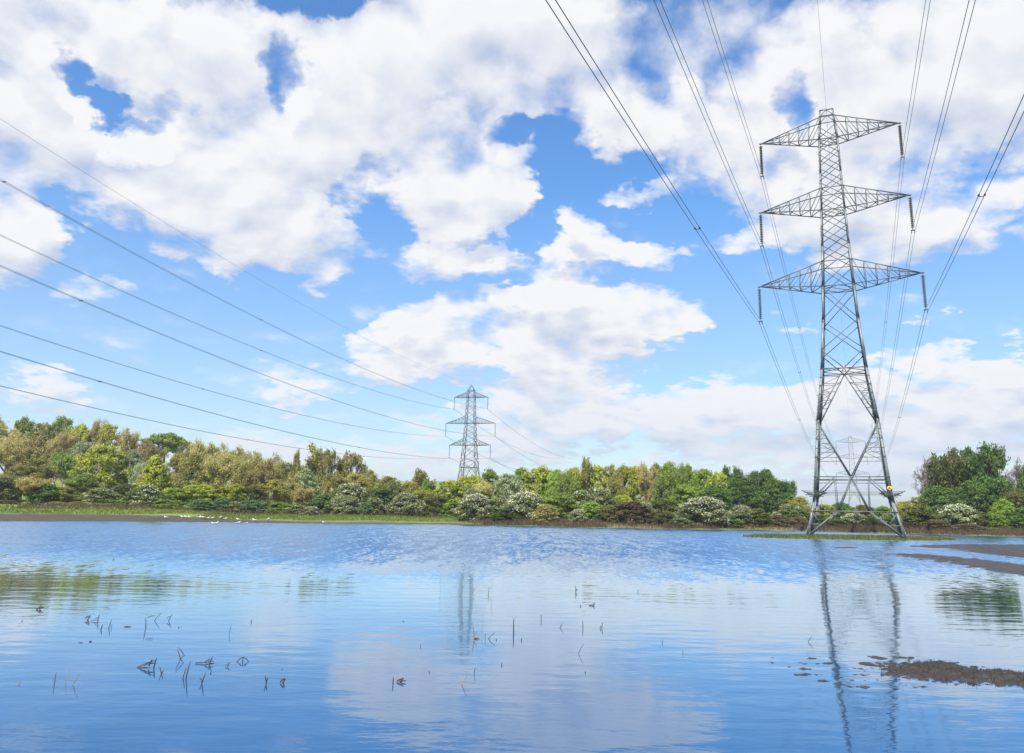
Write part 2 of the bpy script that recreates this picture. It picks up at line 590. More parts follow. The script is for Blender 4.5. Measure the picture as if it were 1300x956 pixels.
def smooth(a, b, x):
    t = np.clip((x - a) / (b - a), 0, 1)
    return t * t * (3 - 2 * t)


def land(x, y):
    x = np.asarray(x, float)
    y = np.asarray(y, float)
    s = y - np.interp(x, SHX, SHY) + 0.35 * np.sin(x * 0.55) + 0.25 * np.sin(x * 1.7 + 2)
    px = x / np.maximum(y, 1)  # bearing: the bank is higher on the left
    cap = 1.7 - 0.9 * smooth(-0.55, -0.15, px) - 0.2 * smooth(0.0, 0.2, px)
    h = np.where(s > 0, np.minimum(s * 0.095, cap), np.maximum(s * 0.06, -1.5))
    h = h + np.where(s > 3, 0.12 * np.sin(x * 0.21) * np.sin(y * 0.17), 0)
    hill = 5.0 * smooth(-42, -100, x) * smooth(112, 200, y) * smooth(420, 280, y)
    rise = 4.0 * smooth(140, 330, y)
    far = 21 * smooth(420, 760, y) * smooth(260, -60, x) + 6 * smooth(600, 2000, y)
    return h + np.where(s > 0, hill + rise + far, 0)


def axis_pts(lo, hi, f0, f1, step, grow):
    a = list(np.arange(f0, f1 + step, step))
    s = step
    while a[-1] < hi:
        s *= grow
        a.append(a[-1] + s)
    s = step
    while a[0] > lo:
        s *= grow
        a.insert(0, a[0] - s)
    return np.array(a)


def terrain():
    xs = axis_pts(-3500, 3500, -110, 110, 1.2, 1.12)
    ys = axis_pts(-600, 6500, 55, 150, 1.0, 1.10)
    X, Y = np.meshgrid(xs, ys)
    Z = land(X, Y)
    s = Y - np.interp(X, SHX, SHY)
    px = X / np.maximum(Y, 1)
    mudline = 0.80 - 0.62 * smooth(-0.50, -0.22, px) - 0.15 * smooth(-0.05, 0.1, px)
    mud = 1 - smooth(mudline - 0.12, mudline + 0.12, Z + 0.08 * np.sin(X * .9) * np.sin(Y * 1.3))
    tan = smooth(-0.02, 0.06, px)
    nx, ny = len(xs), len(ys)
    V = np.stack([X.ravel(), Y.ravel(), Z.ravel()], 1)
    i = np.arange(ny - 1)[:, None] * nx
    j = np.arange(nx - 1)[None, :]
    Fc = np.stack([i + j, i + j + 1, i + nx + j + 1, i + nx + j], -1).reshape(-1, 4)
    m, t = new_mat('meadow_and_mud')
    tc = t.n('ShaderNodeTexCoord').outputs['Object']
    n1 = t.noise(tc, 0.35, 6, 0.65)
    n2 = t.noise(tc, 3.0, 6, 0.7)
    n3 = t.noise(tc, 0.02, 4, 0.6)
    g = t.mix(t.mapr(n1, 0.3, 0.7), rgb(0.045, 0.085, 0.012), rgb(0.13, 0.17, 0.025))
    g = t.mix(t.mapr(n3, 0.4, 0.6), g, rgb(0.17, 0.21, 0.035))
    tanc = t.mix(t.mapr(n2, 0.3, 0.7), rgb(0.08, 0.065, 0.032), rgb(0.15, 0.12, 0.065))
    ta = t.n('ShaderNodeAttribute', attribute_name='tan').outputs['Fac']
    g = t.mix(t.math('MULTIPLY', ta, t.mapr(n1, 0.35, 0.6)), g, tanc)
    mu = t.n('ShaderNodeAttribute', attribute_name='mud').outputs['Fac']
    mudc = t.mix(t.mapr(n2, 0.3, 0.7), rgb(0.022, 0.020, 0.014), rgb(0.050, 0.043, 0.028))
    mm = t.math('ADD', mu, t.math('MULTIPLY', t.math('SUBTRACT', n1, 0.5), 0.5), clamp=True)
    c = t.mix(mm, g, mudc)
    bump = t.n('ShaderNodeBump', {'Strength': 0.6, 'Distance': 0.15, 'Height': n2})
    p = t.n('ShaderNodeBsdfPrincipled', {'Base Color': c, 'Roughness': 0.85, 'Normal': bump.outputs[0]})
    finish(t, p.outputs[0])
    me = mesh_np('terrain', V, Fc, [m], True, {'mud': mud.ravel(), 'tan': tan.ravel()})
    o = link('terrain', me)
    tag(o, kind='structure')


terrain()


# ------------------------------------------------------------------ water
def water():
    m, t = new_mat('flood_water')
    tc = t.n('ShaderNodeTexCoord').outputs['Object']
    xyz = t.sep(tc)
    y = xyz[1]
    lown = t.noise(t.vmath('MULTIPLY', tc, (0.02, 0.05, 1)), 1.0, 3, 0.5)
    yy = t.math('ADD', y, t.math('MULTIPLY', t.math('SUBTRACT', lown, 0.5), 14.0))
    wind = t.mapr(yy, 21.0, 48.0, 0.0, 1.0, True)          # breeze ruffles the open water beyond the sheltered margin
    # sheltered margin: long low undulations
    c = t.noise(t.vmath('MULTIPLY', tc, (1.0, 2.2, 1)), 0.9, 2, 0.4)
    fine = t.noise(t.vmath('MULTIPLY', tc, (1.0, 2.2, 1)), 4.5, 2, 0.5)
    h_near = t.math('ADD', t.math('MULTIPLY', c, 0.0075), t.math('MULTIPLY', fine, 0.0014))
    bump0 = t.n('ShaderNodeBump', {'Strength': 1.0, 'Distance': 1.0, 'Height': h_near})
    # open water: steep little wind waves, given as slopes
    s1 = t.noise(t.vmath('MULTIPLY', tc, (5.0, 1.5, 1)), 1.0, 5, 0.62)
    s2 = t.noise(t.vmath('MULTIPLY', tc, (1.2, 0.22, 1)), 1.0, 4, 0.65)
    s3 = t.noise(t.vmath('MULTIPLY', tc, (2.0, 2.0, 1)), 1.3, 3, 0.6)
    ny = t.math('ADD', t.math('MULTIPLY', t.math('SUBTRACT', s1, 0.31), 0.52), t.math('MULTIPLY', t.math('SUBTRACT', s2, 0.40), 0.36))
    nx = t.math('MULTIPLY', t.math('SUBTRACT', s3, 0.5), 0.45)
    slope = t.comb(t.math('MULTIPLY', nx, wind), t.math('MULTIPLY', t.math('MULTIPLY', ny, wind), -1.0), 0.0)
    bn = t.vmath('NORMALIZE', t.vmath('ADD', bump0.outputs[0], slope))
    rough = t.mapr(wind, 0, 1, 0.02, 0.07)
    fr = t.n('ShaderNodeFresnel', {'IOR': 1.33, 'Normal': bn}).outputs[0]
    fac = t.mapr(fr, 0.14, 0.58, 0.16, 0.95)
    gl = t.n('ShaderNodeBsdfGlossy', {'Color': rgb(0.83, 0.94, 1.0), 'Roughness': rough, 'Normal': bn})
    df = t.n('ShaderNodeBsdfDiffuse', {'Color': rgb(0.010, 0.050, 0.135)})
    mx = t.n('ShaderNodeMixShader', {0: fac})
    t.t.links.new(df.outputs[0], mx.inputs[1])
    t.t.links.new(gl.outputs[0], mx.inputs[2])
    finish(t, mx.outputs[0])
    xs = [-900, 900]
    me = mesh_np('flood_water', [(-1500, -500, 0), (1500, -500, 0), (1500, 118, 0), (-1500, 118, 0)], [(0, 1, 2, 3)], [m])
    tag(link('water', me), kind='structure')


water()


# ------------------------------------------------------------------ mud banks and the grass bar round the pylon
def mud_mat():
    m, t = new_mat('wet_mud')
    tc = t.n('ShaderNodeTexCoord').outputs['Object']
    n = t.noise(tc, 2.0, 7, 0.7)
    n2 = t.noise(tc, 14.0, 5, 0.7)
    c = t.mix(t.mapr(n, 0.35, 0.65), rgb(0.013, 0.010, 0.008), rgb(0.042, 0.032, 0.025))
    c = t.mix(t.mapr(n2, 0.55, 0.7, 0, 0.7), c, rgb(0.05, 0.045, 0.028))
    b = t.n('ShaderNodeBump', {'Strength': 1.0, 'Distance': 0.05, 'Height': n2})
    p = t.n('ShaderNodeBsdfPrincipled', {'Base Color': c, 'Roughness': t.mapr(n, 0.35, 0.65, 0.28, 0.75), 'Normal': b.outputs[0]})
    finish(t, p.outputs[0])
    return m


M['mud'] = mud_mat()


def fbm2(x, y, seed, octs=5):
    rs = np.random.default_rng(seed)
    out = np.zeros_like(x)
    amp, fr = 1.0, 1.0
    for o in range(octs):
        for k in range(3):
            a = rs.uniform(0, 6.28)
            p = rs.uniform(0, 6.28)
            q = rs.uniform(0, 6.28)
            out += amp / 3 * np.sin((x * math.cos(a) + y * math.sin(a)) * fr * 3 + p + 1.7 * np.sin((x * math.sin(a) - y * math.cos(a)) * fr * 1.9 + q))
        amp *= 0.55
        fr *= 2.07
    return out


def bank(name, poly_px, step, hmax, amp, fscale, mat, label_kind='structure', seed=3, slope=0.12, stepx=None):
    P = np.array([ground(*p) for p in poly_px])
    stepx = stepx or step
    pad = step * 12
    xs = np.arange(P[:, 0].min() - pad, P[:, 0].max() + pad, stepx)
    ys = np.arange(P[:, 1].min() - pad, P[:, 1].max() + pad, step)
    X, Y = np.meshgrid(xs, ys)
    inside = np.zeros(X.shape, bool)
    dist = np.full(X.shape, 1e9)
    n = len(P)
    for i in range(n):
        x1, y1 = P[i]
        x2, y2 = P[(i + 1) % n]
        cond = ((y1 > Y) != (y2 > Y)) & (X < (x2 - x1) * (Y - y1) / (y2 - y1 + 1e-12) + x1)
        inside ^= cond
        dx, dy = x2 - x1, y2 - y1
        tt = np.clip(((X - x1) * dx + (Y - y1) * dy) / (dx * dx + dy * dy), 0, 1)
        dist = np.minimum(dist, np.hypot(X - x1 - tt * dx, Y - y1 - tt * dy))
    sd = np.where(inside, dist, -dist)
    Z = np.minimum(sd * slope, hmax) + amp * fbm2(X * fscale, Y * fscale, seed)
    nx, ny = len(xs), len(ys)
    V = np.stack([X.ravel(), Y.ravel(), Z.ravel()], 1)
    i = np.arange(ny - 1)[:, None] * nx
    j = np.arange(nx - 1)[None, :]
    Fc = np.stack([i + j, i + j + 1, i + nx + j + 1, i + nx + j], -1).reshape(-1, 4)
    zf = Z.ravel()[Fc].max(1)
    Fc = Fc[zf > -0.03]
    used, inv = np.unique(Fc, return_inverse=True)
    me = mesh_np(name, V[used], inv.reshape(-1, 4), [mat], True)
    o = link(name, me)
    tag(o, kind='structure')
    return V[used]


bank('mud_bank', [(1152, 693.5), (1180, 692.2), (1230, 691.5), (1310, 692.0), (1420, 693), (1420, 716), (1310, 709.5), (1249, 703.0), (1205, 696.5)], 0.22, 0.10, 0.045, 1.1, M['mud'], seed=3, slope=0.05)
bank('mud_bank', [(1124, 703.3), (1150, 703.3), (1185, 704.8), (1250, 711), (1310, 718.5), (1420, 726), (1420, 748), (1310, 733.5), (1250, 723.0), (1213, 716.2), (1170, 709.0)], 0.16, 0.08, 0.040, 1.5, M['mud'], seed=5, slope=0.06)
nearbank = bank('mud_bank', [(1120, 846), (1142, 843), (1165, 840.5), (1199, 841), (1231, 848.5), (1262, 851), (1310, 856), (1420, 862), (1420, 884), (1310, 872), (1250, 867), (1200, 866), (1160, 860), (1132, 856)], 0.03, 0.045, 0.034, 5.5, M['mud'], seed=9, slope=0.10, stepx=0.03)
# broken lumps of mud standing out of the shallow water beside it
bank('mud_bank', [(1005, 838), (1035, 840), (1060, 842), (1095, 846), (1120, 845), (1122, 862), (1090, 868), (1050, 858), (1015, 848)], 0.025, -0.022, 0.028, 4.2, M['mud'], seed=12, slope=0.05)
bank('mud_bank', [(1110, 833), (1150, 835), (1165, 838), (1150, 842), (1115, 841)], 0.03, -0.024, 0.034, 2.6, M['mud'], seed=14, slope=0.05)
bank('mud_bank', [(1056, 694.6), (1082, 694.2), (1090, 695.6), (1062, 696.0)], 0.2, 0.03, 0.02, 0.9, M['mud'], seed=15, slope=0.05)

grass_m = simple_mat('bar_turf', (0.07, 0.085, 0.02), 0.9, 0, 0.35, 0.8)
gb = bank('grass_bar', [(945, 680.6), (1010, 680.8), (1080, 681.8), (1170, 683.4), (1215, 685.2), (1180, 686.4), (1100, 685.6), (1010, 684.0), (950, 682.0)], 0.4, 0.10, 0.02, 0.4, grass_m, seed=21, slope=0.05)


def blades(name, X, Y, Z, hmin, hmax, w, mat, label, seed=5, cat='grass'):
    rs = np.random.default_rng(seed)
    n = len(X)
    a = rs.uniform(0, 6.28, n)
    h = rs.uniform(hmin, hmax, n)
    lx, ly = rs.normal(0, 0.22, n) * h, rs.normal(0, 0.22, n) * h
    ww = w * rs.uniform(0.6, 1.4, n)
    P0 = np.stack([X - np.cos(a) * ww, Y - np.sin(a) * ww, Z - 0.03], 1)
    P1 = np.stack([X + np.cos(a) * ww, Y + np.sin(a) * ww, Z - 0.03], 1)
    P2 = np.stack([X + lx, Y + ly, Z + h], 1)
    V = np.stack([P0, P1, P2], 1).reshape(-1, 3)
    me = mesh_np(name, V, np.arange(3 * n).reshape(-1, 3), [mat], attr={'tint': np.repeat(rs.uniform(0, 1, n), 3)})
    o = link(name, me)
    tag(o, label, cat, kind='stuff')
    return o


# grass on the bar
up = gb[gb[:, 2] > 0.0]
ii = rng.integers(0, len(up), 9000)
blades('grass', up[ii, 0] + rng.normal(0, .2, len(ii)), up[ii, 1] + rng.normal(0, .2, len(ii)), up[ii, 2], 0.10, 0.30, 0.05, LEAF['bar_grass'],
       'low yellowish grass growing on the narrow bar round the feet of the big pylon')

nb = nearbank[nearbank[:, 2] > 0.012]
ii = rng.integers(0, len(nb), 3500)
blades('stubble', nb[ii, 0] + rng.normal(0, .02, len(ii)), nb[ii, 1] + rng.normal(0, .02, len(ii)), nb[ii, 2], 0.015, 0.050, 0.005, M['stick'],
       'short dead stubble and weed on the nearest mud bank', 15, 'stubble')

# rough grass and dry reeds along the far bank
xs = rng.uniform(-95, 90, 60000)
off = rng.uniform(0, 1, 60000)
ysh = np.interp(xs, SHX, SHY)
px = xs / ysh
s0 = np.where(px < -0.4, 14.0, np.where(px < -0.05, 9.0, 0.5))
s1 = np.where(px < -0.4, 20.0, np.where(px < -0.05, 17.0, 7.0))
keep = rng.uniform(0, 1, 60000) < np.where((np.sin(xs * 0.31) + np.sin(xs * 0.13 + 1)) > -0.4, 1.0, 0.25) * np.where(px < -0.05, 0.35, 1.0)
X_, Y_ = xs[keep], (ysh + s0 + (s1 - s0) * off)[keep]
blades('reeds', X_, Y_, land(X_, Y_), 0.25, 0.75, 0.04, LEAF['reed'], 'dry reddish reeds and dead grass along the foot of the far trees', 6, 'reeds')
xs = rng.uniform(-95, 40, 50000)
ysh = np.interp(xs, SHX, SHY)
px = xs / ysh
s0 = np.where(px < -0.4, 9.0, 3.5)
s1 = np.where(px < -0.4, 17.0, 12.0)
Y_ = ysh + s0 + (s1 - s0) * rng.uniform(0, 1, 50000)
blades('grass', xs, Y_, land(xs, Y_), 0.08, 0.28, 0.05, LEAF['grass'], 'short green grass on the far bank above the mud', 8)

# ------------------------------------------------------------------ planting
# (bearing and top as picture coordinates, picture width, metres behind the shore line, prototype, label)
T = []


def t_(x, top, w, D, key, label, rz=None):
    gx, gy = ground(x, float(np.interp(x, [p[0] for p in SHORE_PX], [p[1] for p in SHORE_PX])))
    T.append((x, top, w, gy + D, key, label, rz))


# hilltop row, left
t_(4, 531, 46, 100, 'brown0', 'brown budding tree on the hilltop at the very left edge')
t_(32, 526, 32, 105, 'green0', 'bright green tree on the hilltop, first green crown from the left')
t_(58, 532, 38, 103, 'olive0', 'olive tree on the hilltop between two bright green crowns')
t_(82, 524, 34, 105, 'green1', 'highest green crown on the left hilltop')
t_(104, 533, 26, 100, 'lime0', 'small yellow green crown right of the highest hilltop crown')
t_(121, 534, 30, 104, 'brown1', 'pinkish brown bare looking tree on the hilltop')
t_(141, 534, 38, 100, 'olive1', 'olive green tree on the hilltop shoulder')
t_(163, 545, 30, 98, 'brown2', 'brown budding tree just left of the umbrella shaped pine')
t_(212, 546, 50, 100, 'pine', 'dark flat topped pine with sky showing through, standing above the hill', 0.6)
t_(238, 556, 26, 96, 'olive2', 'small olive tree behind the right side of the flat topped pine')
t_(190, 560, 34, 92, 'brown0', 'brown tree filling the slope under the flat topped pine')
t_(258, 560, 34, 90, 'brown1', 'tan budding tree on the slope right of the flat topped pine')
t_(282, 564, 36, 88, 'brown2', 'tall tan budding tree in the brown wood, left end')
t_(306, 569, 36, 84, 'brown0', 'tan budding tree in the middle of the brown wood')
t_(330, 574, 36, 80, 'brown1', 'reddish budding tree in the right half of the brown wood')
t_(352, 579, 30, 74, 'brown2', 'lower budding tree at the right end of the brown wood')
t_(345, 573, 24, 84, 'bare0', 'thin bare treetop poking out between brown wood and the airy poplars')
t_(374, 572, 20, 80, 'birch', 'thin pale topped tree left of the airy poplars')
# slope, middle rows, left
t_(14, 550, 52, 72, 'brown2', 'big golden brown tree on the slope at the left edge')
t_(46, 556, 46, 66, 'brown0', 'greyish brown tree with fine twigs below the first green crown')
t_(76, 548, 44, 74, 'brown1', 'grey brown twiggy tree on the slope under the olive and green crowns')
t_(112, 556, 54, 62, 'willow0', 'round grey green willow on the left slope')
t_(170, 567, 40, 66, 'willow1', 'pale grey green willow left above the bright lime tree')
t_(60, 578, 48, 44, 'birch', 'olive tree with a white trunk on the left slope')
t_(85, 574, 36, 52, 'birch1', 'thin green tree with a pale stem below the round grey green willow')
t_(28, 588, 54, 42, 'olive0', 'yellow olive tree low on the slope at the left')
t_(134, 558, 56, 48, 'lime1', 'tall yellow green tree with a broad base on the left slope')
t_(159, 580, 18, 50, 'bush_dark', 'small very dark green tree between the yellow green tree and the lime tree')
t_(181, 583, 28, 46, 'willow0', 'grey willow hidden behind the left flank of the lime tree')
t_(230, 572, 34, 60, 'olive1', 'olive tree right behind the lime tree')
t_(253, 570, 48, 50, 'olive2', 'tall olive green tree between the lime tree and the brown wood')
t_(285, 575, 44, 46, 'brown1', 'orange brown tree with upright twigs left in the brown wood front row')
t_(312, 580, 42, 46, 'brown2', 'orange brown tree with upright twigs in the middle of the front row of brown wood')
t_(338, 586, 40, 42, 'brown0', 'yellowish brown tree at the right of the front row of brown wood')
t_(362, 582, 30, 46, 'olive0', 'yellow olive tree right of the brown wood')
# front, left
t_(6, 604, 50, 27, 'olive3', 'dull olive tree near the bank at the left edge')
t_(40, 606, 44, 25, 'brown1', 'low reddish brown tree near the bank at the left')
t_(60, 612, 40, 24, 'bush_dark', 'dark green bush over the small bright lawn at the left')
t_(84, 616, 40, 25, 'olive1', 'low olive tree between the dark bush and the yellow green tree')
t_(108, 600, 46, 26, 'green2', 'green tree in front of the left flank of the yellow green tree')
t_(131, 618, 46, 20, 'haw0', 'hawthorn with sparse blossom below the yellow green tree')
t_(160, 612, 40, 24, 'olive3', 'olive green tree between the sparse hawthorn and the lime tree')
t_(199, 575, 52, 24, 'cone', 'bright lime yellow cone shaped tree near the left bank')
t_(186, 614, 44, 16, 'haw1', 'hawthorn with greenish blossom in front of the lime yellow tree')
t_(222, 618, 36, 19, 'green1', 'green tree at the right foot of the lime yellow tree')
t_(253, 612, 44, 20, 'lime2', 'low yellow green tree above the bluish bushes')
t_(256, 632, 34, 13, 'bush_blue', 'bluish green bush on the bank, the left one of two behind the gulls')
t_(284, 630, 34, 14, 'bush_blue', 'bluish green bush on the bank, the right one of two behind the gulls')
t_(210, 633, 30, 13, 'bush_green', 'low green bush on the bank above the lone left gull')
t_(150, 634, 30, 15, 'bush_green', 'low green bush on the bank right of the sparse hawthorn')
t_(100, 636, 36, 17, 'bush_tan', 'low tan scrub on the bank left of the sparse hawthorn')
t_(72, 636, 30, 16, 'bush_tan', 'low tan scrub on the bank right of the small lawn')
t_(8, 634, 34, 17, 'bush_olive', 'low olive bush on the bank at the left edge')
t_(298, 612, 34, 20, 'lime0', 'yellow green tree low in front of the brown wood')
t_(276, 612, 34, 22, 'olive0', 'low olive tree behind the two bluish bushes')
t_(322, 614, 40, 22, 'olive3', 'dull olive tree low in front of the brown wood')
t_(348, 606, 44, 24, 'olive1', 'olive tree right of the dull olive one, below the bare treetop')
t_(300, 636, 24, 13, 'haw1', 'small hawthorn between bluish bushes on the bank')
t_(325, 633, 42, 13, 'bush_blue', 'widest bluish green bush on the bank, in front of the brown wood')
t_(356, 636, 34, 13, 'bush_green', 'green bush on the bank right of the widest bluish one')
# middle left, poplars
t_(391, 566, 48, 58, 'poplar0', 'tall airy poplar with sky between its branches, left and tallest', 0.3)
t_(418, 572, 26, 56, 'poplar1', 'narrow airy poplar next to the tallest one')
t_(437, 577, 26, 56, 'poplar0', 'narrow airy poplar in the middle of the row', 2.0)
t_(457, 576, 32, 55, 'poplar1', 'airy poplar at the right end of the row', 2.5)
t_(470, 592, 28, 50, 'olive0', 'olive tree stepping down from the right airy poplar')
t_(425, 596, 44, 44, 'olive2', 'yellow olive tree under the airy poplars')
t_(450, 598, 44, 44, 'olive1', 'olive tree under the right airy poplar')
t_(389, 591, 46, 30, 'willow1', 'domed grey green willow in front of the tallest poplar')
t_(372, 604, 30, 28, 'brown0', 'reddish brown tree in front of the left side of the domed willow')
t_(384, 618, 34, 22, 'brown2', 'reddish twiggy tree below the domed willow')
t_(494, 601, 44, 40, 'olive0', 'low yellow olive tree left of the distant field')
t_(522, 609, 44, 38, 'olive2', 'low olive tree right in front of the distant field')
t_(414, 626, 46, 16, 'bush_dark', 'broad dark green bush right of the domed willow')
t_(380, 640, 30, 11, 'haw0', 'low hawthorn on the bank below the domed willow')
t_(396, 642, 22, 10, 'haw2', 'little whitish hawthorn on the bank')
t_(445, 612, 56, 24, 'haw1', 'spreading hawthorn with white top blossom, left of the round bluish bush')
t_(440, 627, 44, 14, 'cream', 'brownish cream hawthorn in front of the spreading one')
t_(464, 636, 20, 11, 'bush_blue', 'small round bluish bush beside the brownish cream hawthorn')
t_(484, 617, 48, 20, 'bush_dark', 'dark green tree between the round bluish bush and the cream dome')
t_(476, 630, 30, 15, 'haw0', 'green hawthorn left of the cream dome')
t_(516, 624, 44, 13, 'cream', 'cream coloured dome shaped hawthorn by itself on the grassy bank')
t_(500, 612, 40, 26, 'olive3', 'olive tree behind the cream dome')
t_(546, 597, 42, 40, 'birch', 'thin leafed olive tree left of the distant pylon')
t_(542, 607, 18, 32, 'green0', 'small vivid green tree in front of the thin leafed olive tree')
t_(540, 620, 46, 24, 'olive1', 'olive tree right of the cream dome')
t_(556, 627, 44, 15, 'olive3', 'dull olive tree near the bank left of the brightest hawthorn')
t_(578, 632, 34, 13, 'bush_green', 'green bush on the bank at the left foot of the brightest hawthorn')
# middle, under the distant pylon
t_(572, 605, 40, 30, 'lime1', 'lime green tree directly below the distant pylon, left one')
t_(596, 599, 40, 32, 'lime2', 'lime yellow tree directly below the distant pylon, right one')
t_(622, 592, 34, 34, 'green0', 'green tree with a raised crown right of the distant pylon')
t_(646, 597, 46, 24, 'willow0', 'broad grey green willow dome right of the distant pylon')
t_(612, 610, 36, 22, 'brown2', 'thin brown tree left of the broad willow dome')
t_(600, 617, 36, 18, 'willow1', 'small grey green willow right above the brightest hawthorn')
t_(604, 625, 42, 7, 'haw2', 'brightest white hawthorn at the bank in the middle')
t_(632, 630, 36, 9, 'haw0', 'green hawthorn between the two whitest hawthorns')
t_(667, 622, 50, 8, 'haw2', 'second whitest hawthorn with a wide crown, right of the middle')
t_(640, 644, 30, 4, 'bush_dark', 'low dark bush under the green hawthorn')
t_(692, 638, 34, 4, 'bush_tan', 'rounded tan green bush at the water right of the white hawthorns')
t_(711, 624, 44, 10, 'green2', 'dense green domed tree right of the rounded tan bush')
t_(662, 590, 30, 36, 'green1', 'green tree behind the broad willow dome')
t_(686, 588, 44, 34, 'lime0', 'lime green tree at the left end of the long wood')
t_(706, 593, 36, 30, 'green0', 'fresh green tree behind the dense green dome')
# the long wood
t_(727, 588, 30, 30, 'lime2', 'golden lime tree left in the long wood')
t_(720, 600, 34, 22, 'birch1', 'grey green thin leafed tree with a pale trunk behind the dense green dome')
t_(744, 583, 30, 30, 'birch', 'tall birch with a white trunk in the long wood')
t_(759, 584, 28, 30, 'lime1', 'yellow green tree right of the tall birch')
t_(775, 585, 30, 30, 'olive0', 'olive tree in the left middle of the long wood')
t_(791, 586, 30, 30, 'lime0', 'yellow green tree in the middle of the long wood')
t_(780, 596, 24, 22, 'brown0', 'orange tinged tree in the middle of the long wood')
t_(806, 586, 30, 30, 'lime2', 'lime tree just right of the middle of the long wood')
t_(820, 589, 28, 24, 'brown1', 'olive brown tree in the right middle of the long wood')
t_(834, 585, 30, 30, 'green0', 'green tree with a spiky top in the right middle of the long wood')
t_(849, 582, 28, 30, 'green1', 'tallest green tree in the long wood')
t_(845, 600, 34, 20, 'birch1', 'thin green tree with pale stems right above the brownish bush')
t_(790, 608, 34, 20, 'birch', 'pale stemmed tree low in the middle of the long wood')
t_(862, 590, 26, 28, 'birch1', 'yellow olive tree left of the deep green trees')
t_(874, 587, 32, 28, 'green2', 'green tree at the left end of the deep green trees')
t_(892, 591, 34, 27, 'green1', 'full green tree behind the big hawthorn dome')
t_(910, 593, 34, 25, 'lime1', 'lighter green tree behind the right of the big hawthorn dome')
t_(927, 594, 26, 30, 'half1', 'dark twiggy topped tree between lighter green and deep green trees')
t_(941, 600, 44, 20, 'dark0', 'deep green tree with lumpy crown right of the big hawthorn dome')
t_(957, 595, 32, 28, 'dark1', 'deep green tree with a raised crown')
t_(972, 592, 32, 26, 'dark2', 'tallest deep green tree near the right end of the wood')
t_(986, 604, 36, 22, 'dark0', 'deep green tree stepping down at the right end of the wood')
t_(997, 612, 24, 24, 'half1', 'thin drooping tree at the very right end of the deep green trees')
t_(905, 615, 50, 16, 'dark1', 'low dark tree directly behind the big hawthorn dome')
t_(870, 612, 40, 18, 'green0', 'green tree rising left behind the big hawthorn dome')
# front of the long wood
t_(738, 620, 40, 14, 'haw0', 'greyish green hawthorn below the tall birch')
t_(764, 618, 42, 13, 'haw1', 'pale green hawthorn with blossom on its right side')
t_(734, 645, 22, 5, 'haw2', 'tiny white hawthorn at the bank below the greyish one')
t_(752, 636, 36, 8, 'bush_green', 'green bush at the bank below the pale green hawthorn')
t_(790, 625, 26, 15, 'lime2', 'small bright green tree above the brownish bush')
t_(800, 634, 56, 7, 'bush_rust', 'wide brownish bush at the water in front of the long wood')
t_(776, 640, 34, 7, 'bush_olive', 'olive bush left of the wide brownish bush')
t_(818, 636, 34, 9, 'haw1', 'white flecked hawthorn at the right of the wide brownish bush')
t_(842, 630, 50, 12, 'olive3', 'dull green tree between the brownish bush and the big hawthorn dome')
t_(846, 648, 34, 5, 'bush_olive', 'low olive bush at the water left of the big hawthorn dome')
t_(893, 629, 62, 5, 'haw2', 'big round hawthorn dome covered in blossom at the water')
t_(862, 656, 30, 3, 'haw0', 'low hawthorn at the left foot of the big dome')
t_(941, 640, 34, 6, 'cream', 'pinkish cream hawthorn right of the big dome')
t_(960, 644, 36, 5, 'bush_olive', 'olive brown bush right of the pinkish cream hawthorn')
t_(925, 654, 30, 4, 'bush_dark', 'low dark bush between the big dome and the pinkish cream hawthorn')
t_(988, 652, 34, 5, 'bush_rust', 'reddish brown low bush left of the big pylon')
t_(1002, 638, 44, 9, 'haw0', 'dark leafed hawthorn with scattered blossom left of the big pylon')
t_(1014, 628, 32, 18, 'olive1', 'olive tree just left of the big pylon')
t_(1014, 655, 28, 5, 'bush_rust', 'reddish low scrub at the left foot of the big pylon')
# seen through the legs of the pylon
t_(1045, 637, 30, 22, 'lime1', 'vivid lime domed tree seen through the left of the pylon legs')
t_(1068, 636, 34, 24, 'dark2', 'dark bluish green tree seen through the middle of the pylon legs')
t_(1094, 639, 36, 20, 'olive3', 'dull green tree seen through the pylon legs right of the middle')
t_(1122, 641, 36, 19, 'green2', 'green tree seen behind the right pylon leg')
t_(1036, 652, 34, 8, 'bush_dark', 'dark low bush behind the left pylon leg')
t_(1062, 658, 32, 6, 'bush_olive', 'olive low bush behind the left part of the pylon base')
t_(1084, 650, 32, 8, 'haw2', 'creamy hawthorn framed by the legs of the big pylon')
t_(1108, 656, 30, 7, 'bush_olive', 'olive low bush right of the framed hawthorn')
t_(1130, 650, 32, 9, 'haw1', 'green white hawthorn behind the right pylon leg')
# big clump at the right
t_(1166, 627, 34, 18, 'olive0', 'olive bush topped tree just right of the big pylon')
t_(1168, 641, 46, 7, 'bush_olive', 'large dull olive bush at the water right of the big pylon')
t_(1192, 614, 50, 14, 'dark0', 'very dark green round tree left in the right hand clump')
t_(1184, 578, 46, 24, 'bare0', 'bare spreading tree leaning out at the left of the right hand clump')
t_(1203, 573, 48, 22, 'half0', 'tall thinly leafed tree with ivy green in the right hand clump')
t_(1221, 572, 34, 26, 'half1', 'narrow green thinly leafed tree left of the tallest crown')
t_(1243, 567, 46, 22, 'half1', 'tallest dense crown of the right hand clump', 1.0)
t_(1242, 574, 40, 27, 'dark1', 'dark crown behind the tallest one in the right hand clump')
t_(1230, 606, 44, 18, 'dark2', 'dark green tree low in the middle of the right hand clump')
t_(1270, 574, 46, 24, 'bare1', 'bare twiggy tree right of the tallest crown')
t_(1288, 580, 40, 28, 'bare0', 'second bare twiggy tree toward the right edge', 2.0)
t_(1262, 606, 44, 20, 'half1', 'brown and green thinly leafed tree low right in the clump')
t_(1304, 583, 26, 18, 'dark1', 'dark tree cut by the right edge of the picture')
